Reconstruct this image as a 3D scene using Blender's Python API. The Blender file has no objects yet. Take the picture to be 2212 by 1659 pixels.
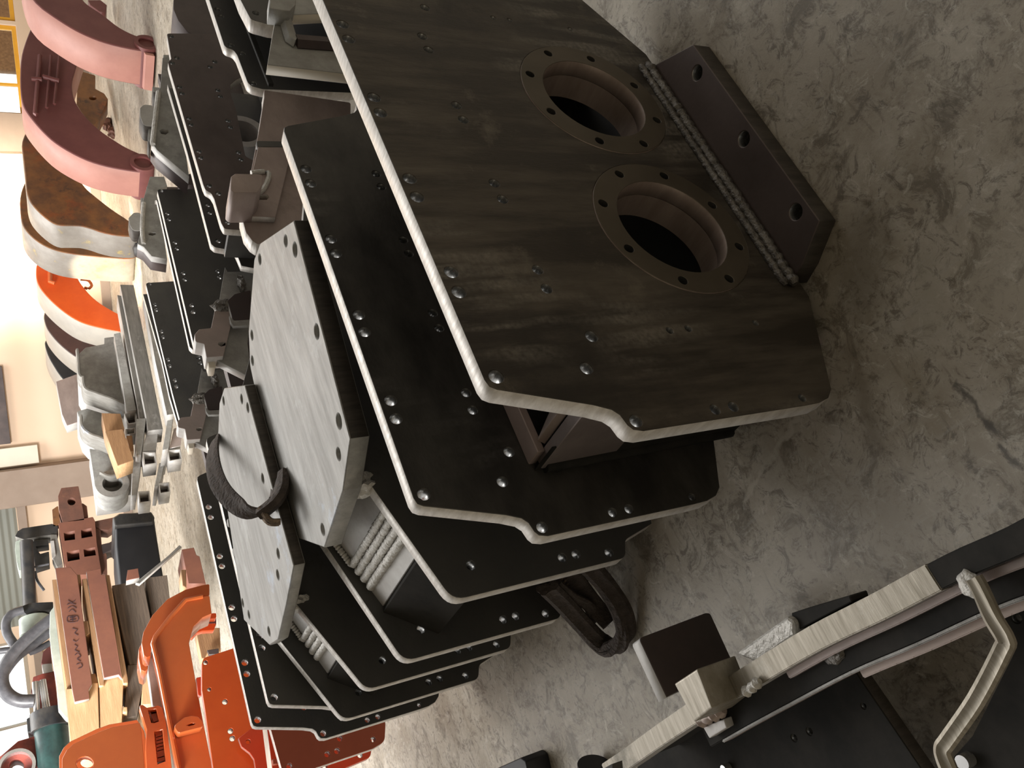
import bpy, bmesh, math, random
from mathutils import Vector, Matrix
random.seed(4)
C = bpy.context.scene.collection

# ------------------------------------------------------------------ camera
F_PX, W_PX, H_PX, CAM_H = 1869.4, 2212.0, 1659.0, 1.6
RIGHT = Vector((0.8139, -0.5722, -0.1004)); RIGHT.normalize()     # across the phone held upright
DOWN = Vector((-0.3603, -0.3616, -0.8599)); DOWN = (DOWN - RIGHT*DOWN.dot(RIGHT)).normalized()
FWD = RIGHT.cross(DOWN).normalized()
EYE = Vector((0, 0, CAM_H))
cam_data = bpy.data.cameras.new('camera'); cam = bpy.data.objects.new('camera', cam_data); C.objects.link(cam)
cam_data.sensor_fit = 'HORIZONTAL'; cam_data.sensor_width = 36.0; cam_data.lens = 36.0*F_PX/W_PX
cam_data.clip_start = 0.05; cam_data.clip_end = 200
m = Matrix((DOWN, RIGHT, -FWD)).transposed().to_4x4(); m.translation = EYE
cam.matrix_world = m
bpy.context.scene.camera = cam

def ray(x, y):
    return RIGHT*((H_PX - y - H_PX/2)/F_PX) + DOWN*((x - W_PX/2)/F_PX) + FWD
def hit(x, y, ax, val):
    r = ray(x, y); return EYE + r*((val - EYE[ax])/r[ax])
def pY(x, y, Y): return hit(x, y, 1, Y)
def pZ(x, y, z=0.0): return hit(x, y, 2, z)
def pX(x, y, X): return hit(x, y, 0, X)
def zc(ox, oy, s, pts): return [(ox + p[0]/s, oy + p[1]/s) + tuple(p[2:]) for p in pts]

# ------------------------------------------------------------------ view, world, light
S = bpy.context.scene
S.view_settings.view_transform = 'Standard'; S.view_settings.look = 'None'
S.view_settings.gamma = 1.0; S.view_settings.use_curve_mapping = False
S.view_settings.exposure = 0.0
world = bpy.data.worlds.new('daylight'); S.world = world; world.use_nodes = True
wn = world.node_tree; wn.nodes.clear()
wo = wn.nodes.new('ShaderNodeOutputWorld'); wb = wn.nodes.new('ShaderNodeBackground')
tc = wn.nodes.new('ShaderNodeTexCoord'); dt = wn.nodes.new('ShaderNodeVectorMath'); dt.operation = 'DOT_PRODUCT'
dt.inputs[1].default_value = Vector((0.50, 0.72, 0.48)).normalized()
wr = wn.nodes.new('ShaderNodeValToRGB'); mr = wn.nodes.new('ShaderNodeMapRange')
mr.inputs[1].default_value = -1; mr.inputs[2].default_value = 1
wn.links.new(tc.outputs['Generated'], dt.inputs[0]); wn.links.new(dt.outputs['Value'], mr.inputs[0])
wn.links.new(mr.outputs[0], wr.inputs[0])
els = wr.color_ramp.elements
els[0].position = 0.0; els[0].color = (0.235, 0.200, 0.145, 1)
els[1].position = 1.0; els[1].color = (1.0, 0.99, 0.97, 1)
e = els.new(0.5); e.color = (0.19, 0.168, 0.132, 1)
e = els.new(0.72); e.color = (0.40, 0.385, 0.37, 1)
wn.links.new(wr.outputs[0], wb.inputs[0]); wb.inputs[1].default_value = 2.1
wn.links.new(wb.outputs[0], wo.inputs[0])

def area(name, loc, target, sx, sy, power, col):
    l = bpy.data.lights.new(name, 'AREA'); l.shape = 'RECTANGLE'; l.size = sx; l.size_y = sy
    l.energy = power; l.color = col
    o = bpy.data.objects.new(name, l); C.objects.link(o); o.location = loc
    o.rotation_euler = (Vector(target) - Vector(loc)).to_track_quat('-Z', 'Y').to_euler()
    return o
area('roof_skylight', (6.0, 10.5, 7.2), (5.5, 8.5, 0.0), 8, 4, 700, (1.0, 0.98, 0.95))
area('left_fill', (-3.5, 4.6, 5.2), (2.8, 8.4, 1.0), 3.0, 3.0, 330, (1.0, 0.98, 0.95)).data.spread = math.radians(62)  # fill lamp added to brighten the timber stack
spot = bpy.data.lights.new('window_sunbeam', 'SPOT'); spot.energy = 9000; spot.spot_size = math.radians(8); spot.spot_blend = 0.25
spot.color = (1.0, 0.86, 0.62); spot.shadow_soft_size = 0.05
so = bpy.data.objects.new('window_sunbeam', spot); C.objects.link(so)

# ------------------------------------------------------------------ materials
def nodes_mat(name):
    mt = bpy.data.materials.new(name); mt.use_nodes = True
    return mt, mt.node_tree, mt.node_tree.nodes['Principled BSDF']
def mat(name, c1, c2=None, metal=0.0, rough=0.5, scale=6.0, stretch=(1, 1, 1), rv=0.15, bump=0.0, bscale=None,
        spots=None, coat=0.0, detail=6.0, lo=0.35, hi=0.65):
    """procedural surface: two colours mixed by noise, optional spots (colour, scale, threshold), roughness variation"""
    mt, nt, p = nodes_mat(name)
    c2 = c2 or tuple(v*0.8 for v in c1)
    t = nt.nodes.new('ShaderNodeTexCoord'); mp = nt.nodes.new('ShaderNodeMapping')
    mp.inputs['Scale'].default_value = stretch
    nt.links.new(t.outputs['Object'], mp.inputs[0])
    n = nt.nodes.new('ShaderNodeTexNoise'); n.inputs['Scale'].default_value = scale; n.inputs['Detail'].default_value = detail
    n.inputs['Roughness'].default_value = 0.65
    nt.links.new(mp.outputs[0], n.inputs['Vector'])
    r = nt.nodes.new('ShaderNodeMapRange'); r.inputs[1].default_value = lo; r.inputs[2].default_value = hi
    nt.links.new(n.outputs[0], r.inputs[0])
    mx = nt.nodes.new('ShaderNodeMix'); mx.data_type = 'RGBA'
    mx.inputs[6].default_value = (*c1, 1); mx.inputs[7].default_value = (*c2, 1)
    nt.links.new(r.outputs[0], mx.inputs[0]); col = mx.outputs[2]
    for (sc, ssc, th0, th1) in (spots or []):
        n2 = nt.nodes.new('ShaderNodeTexNoise'); n2.inputs['Scale'].default_value = ssc; n2.inputs['Detail'].default_value = 8
        n2.inputs['Roughness'].default_value = 0.7
        nt.links.new(t.outputs['Object'], n2.inputs['Vector'])
        r2 = nt.nodes.new('ShaderNodeMapRange'); r2.inputs[1].default_value = th0; r2.inputs[2].default_value = th1
        nt.links.new(n2.outputs[0], r2.inputs[0])
        m2 = nt.nodes.new('ShaderNodeMix'); m2.data_type = 'RGBA'; m2.inputs[7].default_value = (*sc, 1)
        nt.links.new(r2.outputs[0], m2.inputs[0]); nt.links.new(col, m2.inputs[6]); col = m2.outputs[2]
    nt.links.new(col, p.inputs['Base Color'])
    p.inputs['Metallic'].default_value = metal
    rr = nt.nodes.new('ShaderNodeMapRange'); rr.inputs[3].default_value = max(0.05, rough - rv); rr.inputs[4].default_value = min(1, rough + rv)
    nt.links.new(n.outputs[0], rr.inputs[0]); nt.links.new(rr.outputs[0], p.inputs['Roughness'])
    if coat: p.inputs['Coat Weight'].default_value = coat; p.inputs['Coat Roughness'].default_value = 0.12
    if bump:
        nb = nt.nodes.new('ShaderNodeTexNoise'); nb.inputs['Scale'].default_value = bscale or scale*4; nb.inputs['Detail'].default_value = 6
        nt.links.new(mp.outputs[0], nb.inputs['Vector'])
        b = nt.nodes.new('ShaderNodeBump'); b.inputs['Strength'].default_value = bump; b.inputs['Distance'].default_value = 0.01
        nt.links.new(nb.outputs[0], b.inputs['Height']); nt.links.new(b.outputs[0], p.inputs['Normal'])
    return mt

M = {}
M['near_plate'] = mat('brushed_dark_steel', (0.045, 0.037, 0.029), (0.115, 0.097, 0.076), 0.35, 0.44, 2.2, (7.0, 1, 1.0), 0.12, 0.10, 60,
                      spots=[((0.028, 0.024, 0.020), 1.6, 0.48, 0.66), ((0.19, 0.165, 0.130), 5, 0.58, 0.74)], lo=0.42, hi=0.66)
def add_strokes(mt, col, amount, x0, x1):
    nt = mt.node_tree; L = nt.links; p = nt.nodes['Principled BSDF']; src = p.inputs['Base Color'].links[0].from_socket
    t = nt.nodes.new('ShaderNodeTexCoord')
    def band_noise(sc, st, a, b, det=4, dist=0.0):
        mp = nt.nodes.new('ShaderNodeMapping'); mp.inputs['Scale'].default_value = st; mp.inputs['Rotation'].default_value = (0, 0.12, 0)
        n = nt.nodes.new('ShaderNodeTexNoise'); n.inputs['Scale'].default_value = sc; n.inputs['Detail'].default_value = det; n.inputs['Distortion'].default_value = dist
        r = nt.nodes.new('ShaderNodeMapRange'); r.inputs[1].default_value = a; r.inputs[2].default_value = b
        L.new(t.outputs['Object'], mp.inputs[0]); L.new(mp.outputs[0], n.inputs['Vector']); L.new(n.outputs[0], r.inputs[0]); return r.outputs[0]
    s1 = band_noise(1.0, (26, 1, 3.5), 0.46, 0.60); s2 = band_noise(2.2, (1, 1, 1), 0.49, 0.60); s3 = band_noise(90, (1, 1, 1), 0.2, 0.8)
    m1 = nt.nodes.new('ShaderNodeMath'); m1.operation = 'MULTIPLY'; L.new(s1, m1.inputs[0]); L.new(s2, m1.inputs[1])
    m2 = nt.nodes.new('ShaderNodeMath'); m2.operation = 'MULTIPLY'; L.new(m1.outputs[0], m2.inputs[0]); L.new(s3, m2.inputs[1])
    m3 = nt.nodes.new('ShaderNodeMath'); m3.operation = 'MULTIPLY'; L.new(m2.outputs[0], m3.inputs[0]); m3.inputs[1].default_value = amount
    mx = nt.nodes.new('ShaderNodeMix'); mx.data_type = 'RGBA'; mx.inputs[7].default_value = (*col, 1)
    L.new(m3.outputs[0], mx.inputs[0]); L.new(src, mx.inputs[6]); L.new(mx.outputs[2], p.inputs['Base Color'])
add_strokes(M['near_plate'], (0.27, 0.245, 0.21), 0.75, 0, 1)
M['black'] = mat('black_mill_scale', (0.070, 0.069, 0.069), (0.105, 0.101, 0.094), 0.25, 0.46, 2.5, (1, 1, 1.4), 0.10, 0.05, 80,
                 spots=[((0.055, 0.048, 0.04), 5, 0.60, 0.80)])
M['second_plate'] = mat('scored_black_steel', (0.038, 0.036, 0.034), (0.090, 0.085, 0.077), 0.3, 0.42, 4, (1, 1, 2.0), 0.12, 0.08, 70,
                        spots=[((0.085, 0.080, 0.072), 6, 0.62, 0.80)])
add_strokes(M['second_plate'], (0.20, 0.19, 0.175), 0.8, 0, 1)
M['brown_plate'] = mat('brown_black_steel', (0.095, 0.073, 0.067), (0.145, 0.114, 0.106), 0.4, 0.45, 3, (1, 1, 1.5), 0.12, 0.05, 60,
                       spots=[((0.11, 0.085, 0.08), 4, 0.62, 0.80)])
M['edge'] = mat('cut_steel_edge', (0.74, 0.71, 0.665), (0.52, 0.485, 0.44), 0.25, 0.44, 110, (1, 0.15, 0.3), 0.15, 0.10, 200)
M['drilled'] = mat('drilled_hole_wall', (0.40, 0.40, 0.39), (0.24, 0.24, 0.235), 0.75, 0.28, 30, (1, 1, 8), 0.08)
M['matte_black'] = mat('matte_black_plate', (0.016, 0.016, 0.015), (0.040, 0.037, 0.033), 0.0, 0.85, 5, (1, 1, 1), 0.08, 0.1, 40)
M['matte_black'].node_tree.nodes['Principled BSDF'].inputs['Specular IOR Level'].default_value = 0.15
M['bright'] = mat('machined_bright_steel', (0.285, 0.276, 0.255), (0.185, 0.176, 0.158), 0.15, 0.52, 7, (0.5, 3.0, 1), 0.12, 0.12, 50,
                  spots=[((0.36, 0.36, 0.35), 5, 0.54, 0.72), ((0.16, 0.13, 0.10), 16, 0.66, 0.78), ((0.33, 0.38, 0.47), 1.9, 0.60, 0.68)])
M['flame_cut'] = mat('flame_cut_side', (0.045, 0.038, 0.032), (0.085, 0.072, 0.06), 0.3, 0.6, 12, (6, 6, 1), 0.1, 0.1, 60)
M['grey'] = mat('grey_blasted_steel', (0.40, 0.40, 0.385), (0.27, 0.265, 0.25), 0.25, 0.6, 9, (1, 1, 1), 0.1, 0.15, 90,
                spots=[((0.52, 0.51, 0.49), 4, 0.55, 0.7)])
M['pale_grey'] = mat('pale_grey_steel', (0.55, 0.54, 0.52), (0.42, 0.40, 0.38), 0.2, 0.55, 8, (1, 1, 1), 0.1, 0.10, 80)
M['dusty_pink'] = mat('heat_tinted_steel', (0.42, 0.34, 0.32), (0.34, 0.29, 0.27), 0.2, 0.55, 6, (1, 1, 1), 0.1, 0.05, 80)
M['taupe'] = mat('taupe_rolled_steel', (0.42, 0.335, 0.305), (0.31, 0.245, 0.222), 0.25, 0.48, 4, (1, 1, 2), 0.12, 0.05, 60,
                 spots=[((0.27, 0.215, 0.19), 5, 0.60, 0.75)])
M['weld'] = mat('weld_bead_metal', (0.20, 0.185, 0.165), (0.09, 0.082, 0.073), 0.6, 0.36, 30, (1, 1, 1), 0.15, 0.6, 120)
M['white_weld'] = mat('pale_weld_metal', (0.66, 0.64, 0.60), (0.50, 0.48, 0.44), 0.3, 0.5, 40, (1, 1, 1), 0.15, 0.7, 90)
M['bronze'] = mat('machined_bore', (0.30, 0.235, 0.205), (0.40, 0.325, 0.285), 0.30, 0.42, 30, (1, 0.2, 1), 0.1)
M['pinkish'] = mat('tinted_bare_steel', (0.36, 0.31, 0.30), (0.24, 0.20, 0.19), 0.45, 0.32, 5, (1, 1, 1), 0.1, 0.05, 40)
M['ring'] = mat('ring_face', (0.085, 0.070, 0.050), (0.120, 0.100, 0.075), 0.5, 0.42, 5, (1, 1, 1), 0.1)
M['primer'] = mat('red_oxide_primer', (0.200, 0.068, 0.062), (0.165, 0.052, 0.050), 0.0, 0.52, 4, (1, 1, 1), 0.1, 0.03, 60)
M['primer_top'] = mat('pale_primer', (0.50, 0.245, 0.20), (0.43, 0.20, 0.165), 0.0, 0.5, 3, (1, 1, 1), 0.1, 0.03, 60)  # paler primer for the arms' outer bands and the orange plates' rims
M['worn_yellow'] = mat('worn_yellow_brown', (0.26, 0.115, 0.040), (0.13, 0.065, 0.035), 0.0, 0.5, 5, (1, 1, 1), 0.1, 0.1, 40,
                       spots=[((0.35, 0.085, 0.02), 3, 0.55, 0.75), ((0.045, 0.033, 0.03), 4, 0.58, 0.70)])
M['worn_band'] = mat('scuffed_grey_band', (0.33, 0.305, 0.275), (0.24, 0.215, 0.19), 0.1, 0.5, 4, (1, 1, 1), 0.1, 0.05, 50,
                     spots=[((0.55, 0.42, 0.14), 4, 0.60, 0.72)])
M['cream_band'] = mat('cream_steel_band', (0.46, 0.43, 0.38), (0.38, 0.355, 0.32), 0.1, 0.5, 3, (1, 1, 1), 0.1, 0.03, 50)
M['dark_brown'] = mat('dark_brown_steel', (0.085, 0.060, 0.055), (0.055, 0.042, 0.042), 0.1, 0.5, 4)
M['orange'] = mat('orange_paint', (0.66, 0.155, 0.040), (0.58, 0.13, 0.036), 0.0, 0.30, 3, (1, 1, 1), 0.06, 0.02, 30, coat=0.5)
M['hot_orange'] = mat('bright_orange_paint', (0.90, 0.145, 0.028), (0.80, 0.115, 0.022), 0.0, 0.35, 3, (1, 1, 1), 0.06, 0.02, 30, coat=0.3)
M['red_orange'] = mat('red_orange_paint', (0.72, 0.080, 0.028), (0.62, 0.065, 0.022), 0.0, 0.38, 3, (1, 1, 1), 0.06, 0.02, 30, coat=0.2)
M['brick_orange'] = mat('dull_orange_paint', (0.42, 0.098, 0.048), (0.36, 0.080, 0.040), 0.0, 0.45, 3, (1, 1, 1), 0.06)
M['rust'] = mat('rusty_steel', (0.20, 0.088, 0.060), (0.12, 0.060, 0.045), 0.1, 0.65, 6, (1, 1, 1), 0.1, 0.2, 40,
                spots=[((0.30, 0.15, 0.08), 9, 0.58, 0.72)])
M['rust_plain'] = mat('red_brown_rust', (0.245, 0.098, 0.062), (0.19, 0.076, 0.052), 0.05, 0.6, 5, (1, 1, 1), 0.1, 0.05, 40,
                      spots=[((0.45, 0.30, 0.22), 22, 0.70, 0.78)])
M['wood'] = mat('fresh_timber', (0.66, 0.43, 0.235), (0.50, 0.30, 0.15), 0.0, 0.6, 3, (1, 4, 12), 0.1, 0.2, 20)
M['old_wood'] = mat('weathered_timber', (0.155, 0.118, 0.090), (0.085, 0.066, 0.052), 0.0, 0.75, 4, (1, 6, 16), 0.1, 0.4, 20)
M['wood_brown'] = mat('stained_timber', (0.40, 0.225, 0.11), (0.29, 0.155, 0.075), 0.0, 0.65, 3, (1, 4, 12), 0.1, 0.3, 20)
M['steel_grey'] = mat('dull_steel_bar', (0.235, 0.225, 0.205), (0.145, 0.138, 0.125), 0.25, 0.5, 5, (1, 1, 6), 0.1, 0.15, 40,
                      spots=[((0.34, 0.33, 0.31), 7, 0.60, 0.72)])
M['dark_void'] = mat('dark_steel_and_void', (0.018, 0.020, 0.024), (0.030, 0.032, 0.036), 0.1, 0.6, 5)  # near-black: shade painted into openings, and the side of the farthest arm
M['machine_black'] = mat('greasy_black', (0.022, 0.024, 0.028), (0.055, 0.05, 0.045), 0.1, 0.45, 8, bump=0.2, bscale=30)
M['hose'] = mat('hydraulic_hose_rubber', (0.06, 0.06, 0.068), (0.10, 0.10, 0.11), 0.0, 0.42, 20)
M['machine_red'] = mat('faded_red_machine_paint', (0.34, 0.075, 0.055), (0.16, 0.045, 0.04), 0.1, 0.5, 9, bump=0.2, bscale=30,
                       spots=[((0.03, 0.035, 0.04), 6, 0.55, 0.66)])
M['machine_green'] = mat('dark_green_cylinder_paint', (0.035, 0.085, 0.080), (0.02, 0.04, 0.04), 0.2, 0.4, 8)
M['chrome'] = mat('bright_rod', (0.75, 0.75, 0.75), (0.6, 0.6, 0.6), 0.8, 0.25, 8)
M['pale_green'] = mat('pale_green_casting', (0.50, 0.56, 0.50), (0.38, 0.43, 0.38), 0.1, 0.5, 8)
M['sling'] = mat('worn_black_webbing', (0.045, 0.034, 0.029), (0.085, 0.066, 0.055), 0.0, 0.85, 30, (1, 1, 1), 0.08, 0.9, 90)
M['sling_frayed'] = mat('frayed_webbing_end', (0.30, 0.22, 0.15), (0.06, 0.045, 0.035), 0.0, 0.9, 40, (1, 1, 1), 0.08, 1.0, 90)
M['olive_band'] = mat('ground_olive_steel', (0.36, 0.325, 0.265), (0.235, 0.208, 0.160), 0.45, 0.42, 30, (0.3, 4, 1), 0.12, 0.05, 120,
                      spots=[((0.46, 0.44, 0.39), 4, 0.56, 0.72), ((0.10, 0.09, 0.065), 3, 0.58, 0.70)])
M['column'] = mat('brown_column_paint', (0.30, 0.225, 0.175), (0.27, 0.20, 0.155), 0.0, 0.55, 3)
M['roof'] = mat('grey_roof_sheet', (0.30, 0.30, 0.29), (0.26, 0.26, 0.25), 0.0, 0.6, 3)
M['white_trim'] = mat('white_trim_paint', (0.72, 0.66, 0.55), (0.68, 0.62, 0.52), 0.0, 0.5, 3)
M['black_plastic'] = mat('black_plastic', (0.012, 0.013, 0.017), (0.02, 0.02, 0.024), 0.0, 0.55, 5)

# floor concrete -----------------------------------------------------
def floor_material():
    mt, nt, p = nodes_mat('scuffed_concrete')
    L = nt.links; t = nt.nodes.new('ShaderNodeTexCoord')
    def noise(sc, det=8, rough=0.65, st=(1, 1, 1), rot=0, dist=0.0):
        mp = nt.nodes.new('ShaderNodeMapping'); mp.inputs['Scale'].default_value = st; mp.inputs['Rotation'].default_value = (0, 0, rot)
        n = nt.nodes.new('ShaderNodeTexNoise'); n.inputs['Scale'].default_value = sc; n.inputs['Detail'].default_value = det
        n.inputs['Roughness'].default_value = rough; n.inputs['Distortion'].default_value = dist
        L.new(t.outputs['Object'], mp.inputs[0]); L.new(mp.outputs[0], n.inputs['Vector']); return n.outputs[0]
    def ramp(v, a, b):
        r = nt.nodes.new('ShaderNodeMapRange'); r.inputs[1].default_value = a; r.inputs[2].default_value = b; L.new(v, r.inputs[0]); return r.outputs[0]
    def mul(a, k):
        r = nt.nodes.new('ShaderNodeMath'); r.operation = 'MULTIPLY'; L.new(a, r.inputs[0])
        if isinstance(k, float): r.inputs[1].default_value = k
        else: L.new(k, r.inputs[1])
        return r.outputs[0]
    def mix(f, a, b):
        mx = nt.nodes.new('ShaderNodeMix'); mx.data_type = 'RGBA'; L.new(f, mx.inputs[0])
        for i, v in ((6, a), (7, b)):
            if isinstance(v, tuple): mx.inputs[i].default_value = (*v, 1)
            else: L.new(v, mx.inputs[i])
        return mx.outputs[2]
    base = mix(ramp(noise(1.1, 6), 0.36, 0.64), (0.430, 0.380, 0.305), (0.320, 0.275, 0.208))
    base = mix(ramp(noise(5.0, 10, 0.72), 0.44, 0.62), base, (0.48, 0.435, 0.36))
    base = mix(mul(ramp(noise(3.1, 5, 0.5), 0.56, 0.70), 0.5), base, (0.215, 0.165, 0.095))
    base = mix(mul(ramp(noise(9, 12, 0.78, dist=0.8), 0.51, 0.60), 0.72), base, (0.130, 0.106, 0.074))
    base = mix(mul(ramp(noise(20, 10, 0.8, dist=1.2), 0.53, 0.60), 0.70), base, (0.115, 0.094, 0.070))
    base = mix(mul(ramp(noise(16, 10, 0.8, dist=1.0), 0.55, 0.63), 0.65), base, (0.62, 0.58, 0.50))
    base = mix(mul(ramp(noise(48, 3, 0.6, (1, 0.10, 1), 0.5), 0.60, 0.72), 0.40), base, (0.47, 0.44, 0.39))
    base = mix(mul(ramp(noise(52, 3, 0.6, (0.12, 1, 1), 0.9), 0.62, 0.72), 0.45), base, (0.13, 0.108, 0.082))
    vo = nt.nodes.new('ShaderNodeTexVoronoi'); vo.inputs['Scale'].default_value = 4.5; vo.feature = 'F1'
    L.new(t.outputs['Object'], vo.inputs['Vector'])
    drops = ramp(vo.outputs['Distance'], 0.12, 0.09)
    base = mix(mul(mul(drops, ramp(noise(1.7), 0.49, 0.53)), 0.45), base, (0.12, 0.092, 0.062))
    # individual scars, cracks and worn patches of the slab (world positions)
    wob = nt.nodes.new('ShaderNodeTexNoise'); wob.inputs['Scale'].default_value = 22; wob.inputs['Detail'].default_value = 6
    L.new(t.outputs['Object'], wob.inputs['Vector'])
    def vm(op, a, b=None):
        n = nt.nodes.new('ShaderNodeVectorMath'); n.operation = op
        for k, v in enumerate((a, b)):
            if v is None: continue
            if isinstance(v, (tuple, Vector)): n.inputs[k].default_value = tuple(v)
            elif isinstance(v, float): n.inputs['Scale'].default_value = v
            else: L.new(v, n.inputs[k if op != 'SCALE' or k == 0 else 'Scale'])
        return n
    off = vm('SCALE', vm('SUBTRACT', wob.outputs['Color'], (0.5, 0.5, 0.5)).outputs[0], 0.05).outputs[0]
    pos = vm('ADD', t.outputs['Object'], off).outputs[0]
    def segment(pa, pb, w, soft=0.5):
        a = pZ(*pa); b = pZ(*pb); ab = b - a; pa_ = vm('SUBTRACT', pos, tuple(a)).outputs[0]
        d = vm('DOT_PRODUCT', pa_, tuple(ab/ab.length_squared)).outputs['Value']
        cl = nt.nodes.new('ShaderNodeClamp'); L.new(d, cl.inputs[0])
        sc = vm('SCALE', tuple(ab)); L.new(cl.outputs[0], sc.inputs['Scale'])
        ln = vm('LENGTH', vm('SUBTRACT', pa_, sc.outputs[0]).outputs[0]).outputs['Value']
        return ramp(ln, w, w*soft)
    for pa, pb, w, soft, k, colr in (
            ((1722, 905), (1668, 985), 0.012, 0.4, 0.8, (0.50, 0.46, 0.38)), ((1668, 985), (1610, 1075), 0.010, 0.4, 0.8, (0.50, 0.46, 0.38)),
            ((2065, 830), (2140, 915), 0.008, 0.3, 0.8, (0.08, 0.068, 0.052)), ((2140, 915), (2200, 1010), 0.010, 0.3, 0.8, (0.08, 0.068, 0.052)),
            ((2135, 1000), (2060, 1090), 0.006, 0.3, 0.6, (0.42, 0.38, 0.31)),
            ((1860, 670), (2030, 690), 0.006, 0.3, 0.7, (0.46, 0.42, 0.34)),
            ((1995, 570), (2010, 700), 0.045, 0.2, 0.45, (0.42, 0.385, 0.31)), ((2190, 500), (2150, 600), 0.09, 0.2, 0.40, (0.45, 0.41, 0.335)),
            ((1870, 500), (1860, 640), 0.08, 0.2, 0.55, (0.155, 0.128, 0.088)), ((1840, 760), (1890, 960), 0.03, 0.3, 0.45, (0.17, 0.138, 0.098)),
            ((1700, 1010), (1900, 1100), 0.10, 0.1, 0.40, (0.20, 0.158, 0.098)), ((1565, 60), (1650, 420), 0.004, 0.3, 0.5, (0.17, 0.14, 0.10)),
            ((1330, 1080), (1400, 1200), 0.05, 0.1, 0.55, (0.16, 0.125, 0.085))):
        base = mix(mul(segment(pa, pb, w, soft), k), base, colr)
    L.new(base, p.inputs['Base Color'])
    rr = nt.nodes.new('ShaderNodeMapRange'); rr.inputs[3].default_value = 0.34; rr.inputs[4].default_value = 0.62
    L.new(noise(2.5, 6), rr.inputs[0]); L.new(rr.outputs[0], p.inputs['Roughness'])
    b = nt.nodes.new('ShaderNodeBump'); b.inputs['Strength'].default_value = 0.18; b.inputs['Distance'].default_value = 0.01
    L.new(noise(30, 8, 0.7), b.inputs['Height']); L.new(b.outputs[0], p.inputs['Normal'])
    return mt
M['floor'] = floor_material()
def clad_material(name, c, k, pitch):
    mt, nt, p = nodes_mat(name); L = nt.links; t = nt.nodes.new('ShaderNodeTexCoord')
    w = nt.nodes.new('ShaderNodeTexWave'); w.inputs['Scale'].default_value = pitch; w.bands_direction = 'Z'
    L.new(t.outputs['Object'], w.inputs['Vector'])
    n = nt.nodes.new('ShaderNodeTexNoise'); n.inputs['Scale'].default_value = 1.2; L.new(t.outputs['Object'], n.inputs['Vector'])
    mx = nt.nodes.new('ShaderNodeMix'); mx.data_type = 'RGBA'; mx.inputs[6].default_value = (*c, 1); mx.inputs[7].default_value = (*[v*k for v in c], 1)
    L.new(n.outputs[0], mx.inputs[0]); L.new(mx.outputs[2], p.inputs['Base Color']); p.inputs['Roughness'].default_value = 0.55
    b = nt.nodes.new('ShaderNodeBump'); b.inputs['Strength'].default_value = 0.5; b.inputs['Distance'].default_value = 0.03
    L.new(w.outputs[0], b.inputs['Height']); L.new(b.outputs[0], p.inputs['Normal']); return mt
M['wall'] = clad_material('peach_wall_panels', (0.80, 0.60, 0.44), 0.86, 0.5)
M['shutter'] = clad_material('grey_green_shutter', (0.25, 0.26, 0.23), 0.8, 3.2)
def glass_material():
    mt, nt, p = nodes_mat('window_glass')
    p.inputs['Base Color'].default_value = (0.9, 0.95, 0.95, 1); p.inputs['Roughness'].default_value = 0.05
    p.inputs['Transmission Weight'].default_value = 1.0; p.inputs['IOR'].default_value = 1.02; return mt
M['glass'] = glass_material()

# ------------------------------------------------------------------ geometry helpers
def ids(o, label=None, cat=None, group=None, kind=None):
    if label: o['label'] = label
    if cat: o['category'] = cat
    if group: o['group'] = group
    if kind: o['kind'] = kind
    return o
def empty(name, loc, label, cat, group=None):
    o = bpy.data.objects.new(name, None); o.empty_display_size = 0.1; C.objects.link(o); o.location = loc
    return ids(o, label, cat, group)
def link(name, me, mats, parent=None, smooth=False):
    for mm in (mats if isinstance(mats, (list, tuple)) else [mats]): me.materials.append(mm)
    if me.polygons and max(p.material_index for p in me.polygons) == 2 and len(me.materials) == 2: me.materials.append(M['drilled'])
    o = bpy.data.objects.new(name, me); C.objects.link(o)
    if parent:
        o.parent = parent
        pm = Matrix.Translation(Vector(parent.get('_w', parent.location)))
        o.matrix_parent_inverse = Matrix.Identity(4)
        me.transform(Matrix.Translation(-world_loc(parent)))
    else:
        # put the origin at the base of the thing
        xs = [v.co for v in me.vertices]
        if xs:
            c = Vector((sum(v.x for v in xs)/len(xs), sum(v.y for v in xs)/len(xs), min(v.z for v in xs)))
            me.transform(Matrix.Translation(-c)); o.location = c
    if smooth:
        for p in me.polygons: p.use_smooth = True
        me.set_sharp_from_angle(angle=math.radians(40))
    return o
def world_loc(o):
    v = Vector(o.location)
    while o.parent: o = o.parent; v += Vector(o.location)
    return v
def fillet(pts, seg=5):
    """pts: (u, v) or (u, v, r): rounds the corners that carry a radius"""
    out = []; n = len(pts)
    for i, p in enumerate(pts):
        if len(p) < 3 or p[2] <= 0: out.append((p[0], p[1])); continue
        a = Vector(pts[i-1][:2]); b = Vector(p[:2]); c = Vector(pts[(i+1) % n][:2])
        d1 = (a-b); d2 = (c-b); l1, l2 = d1.length, d2.length; d1.normalize(); d2.normalize()
        ang = math.acos(max(-1, min(1, d1.dot(d2))))
        t = min(p[2]/max(math.tan(ang/2), 1e-3), l1*0.48, l2*0.48)
        s, e2 = b + d1*t, b + d2*t
        for k in range(seg+1):
            q = k/seg; v = s*(1-q)**2 + b*2*q*(1-q) + e2*q*q; out.append((v.x, v.y))
    return out
def circle(u, v, r, n=20): return [(u + r*math.cos(2*math.pi*k/n), v + r*math.sin(2*math.pi*k/n)) for k in range(n)]
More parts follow.
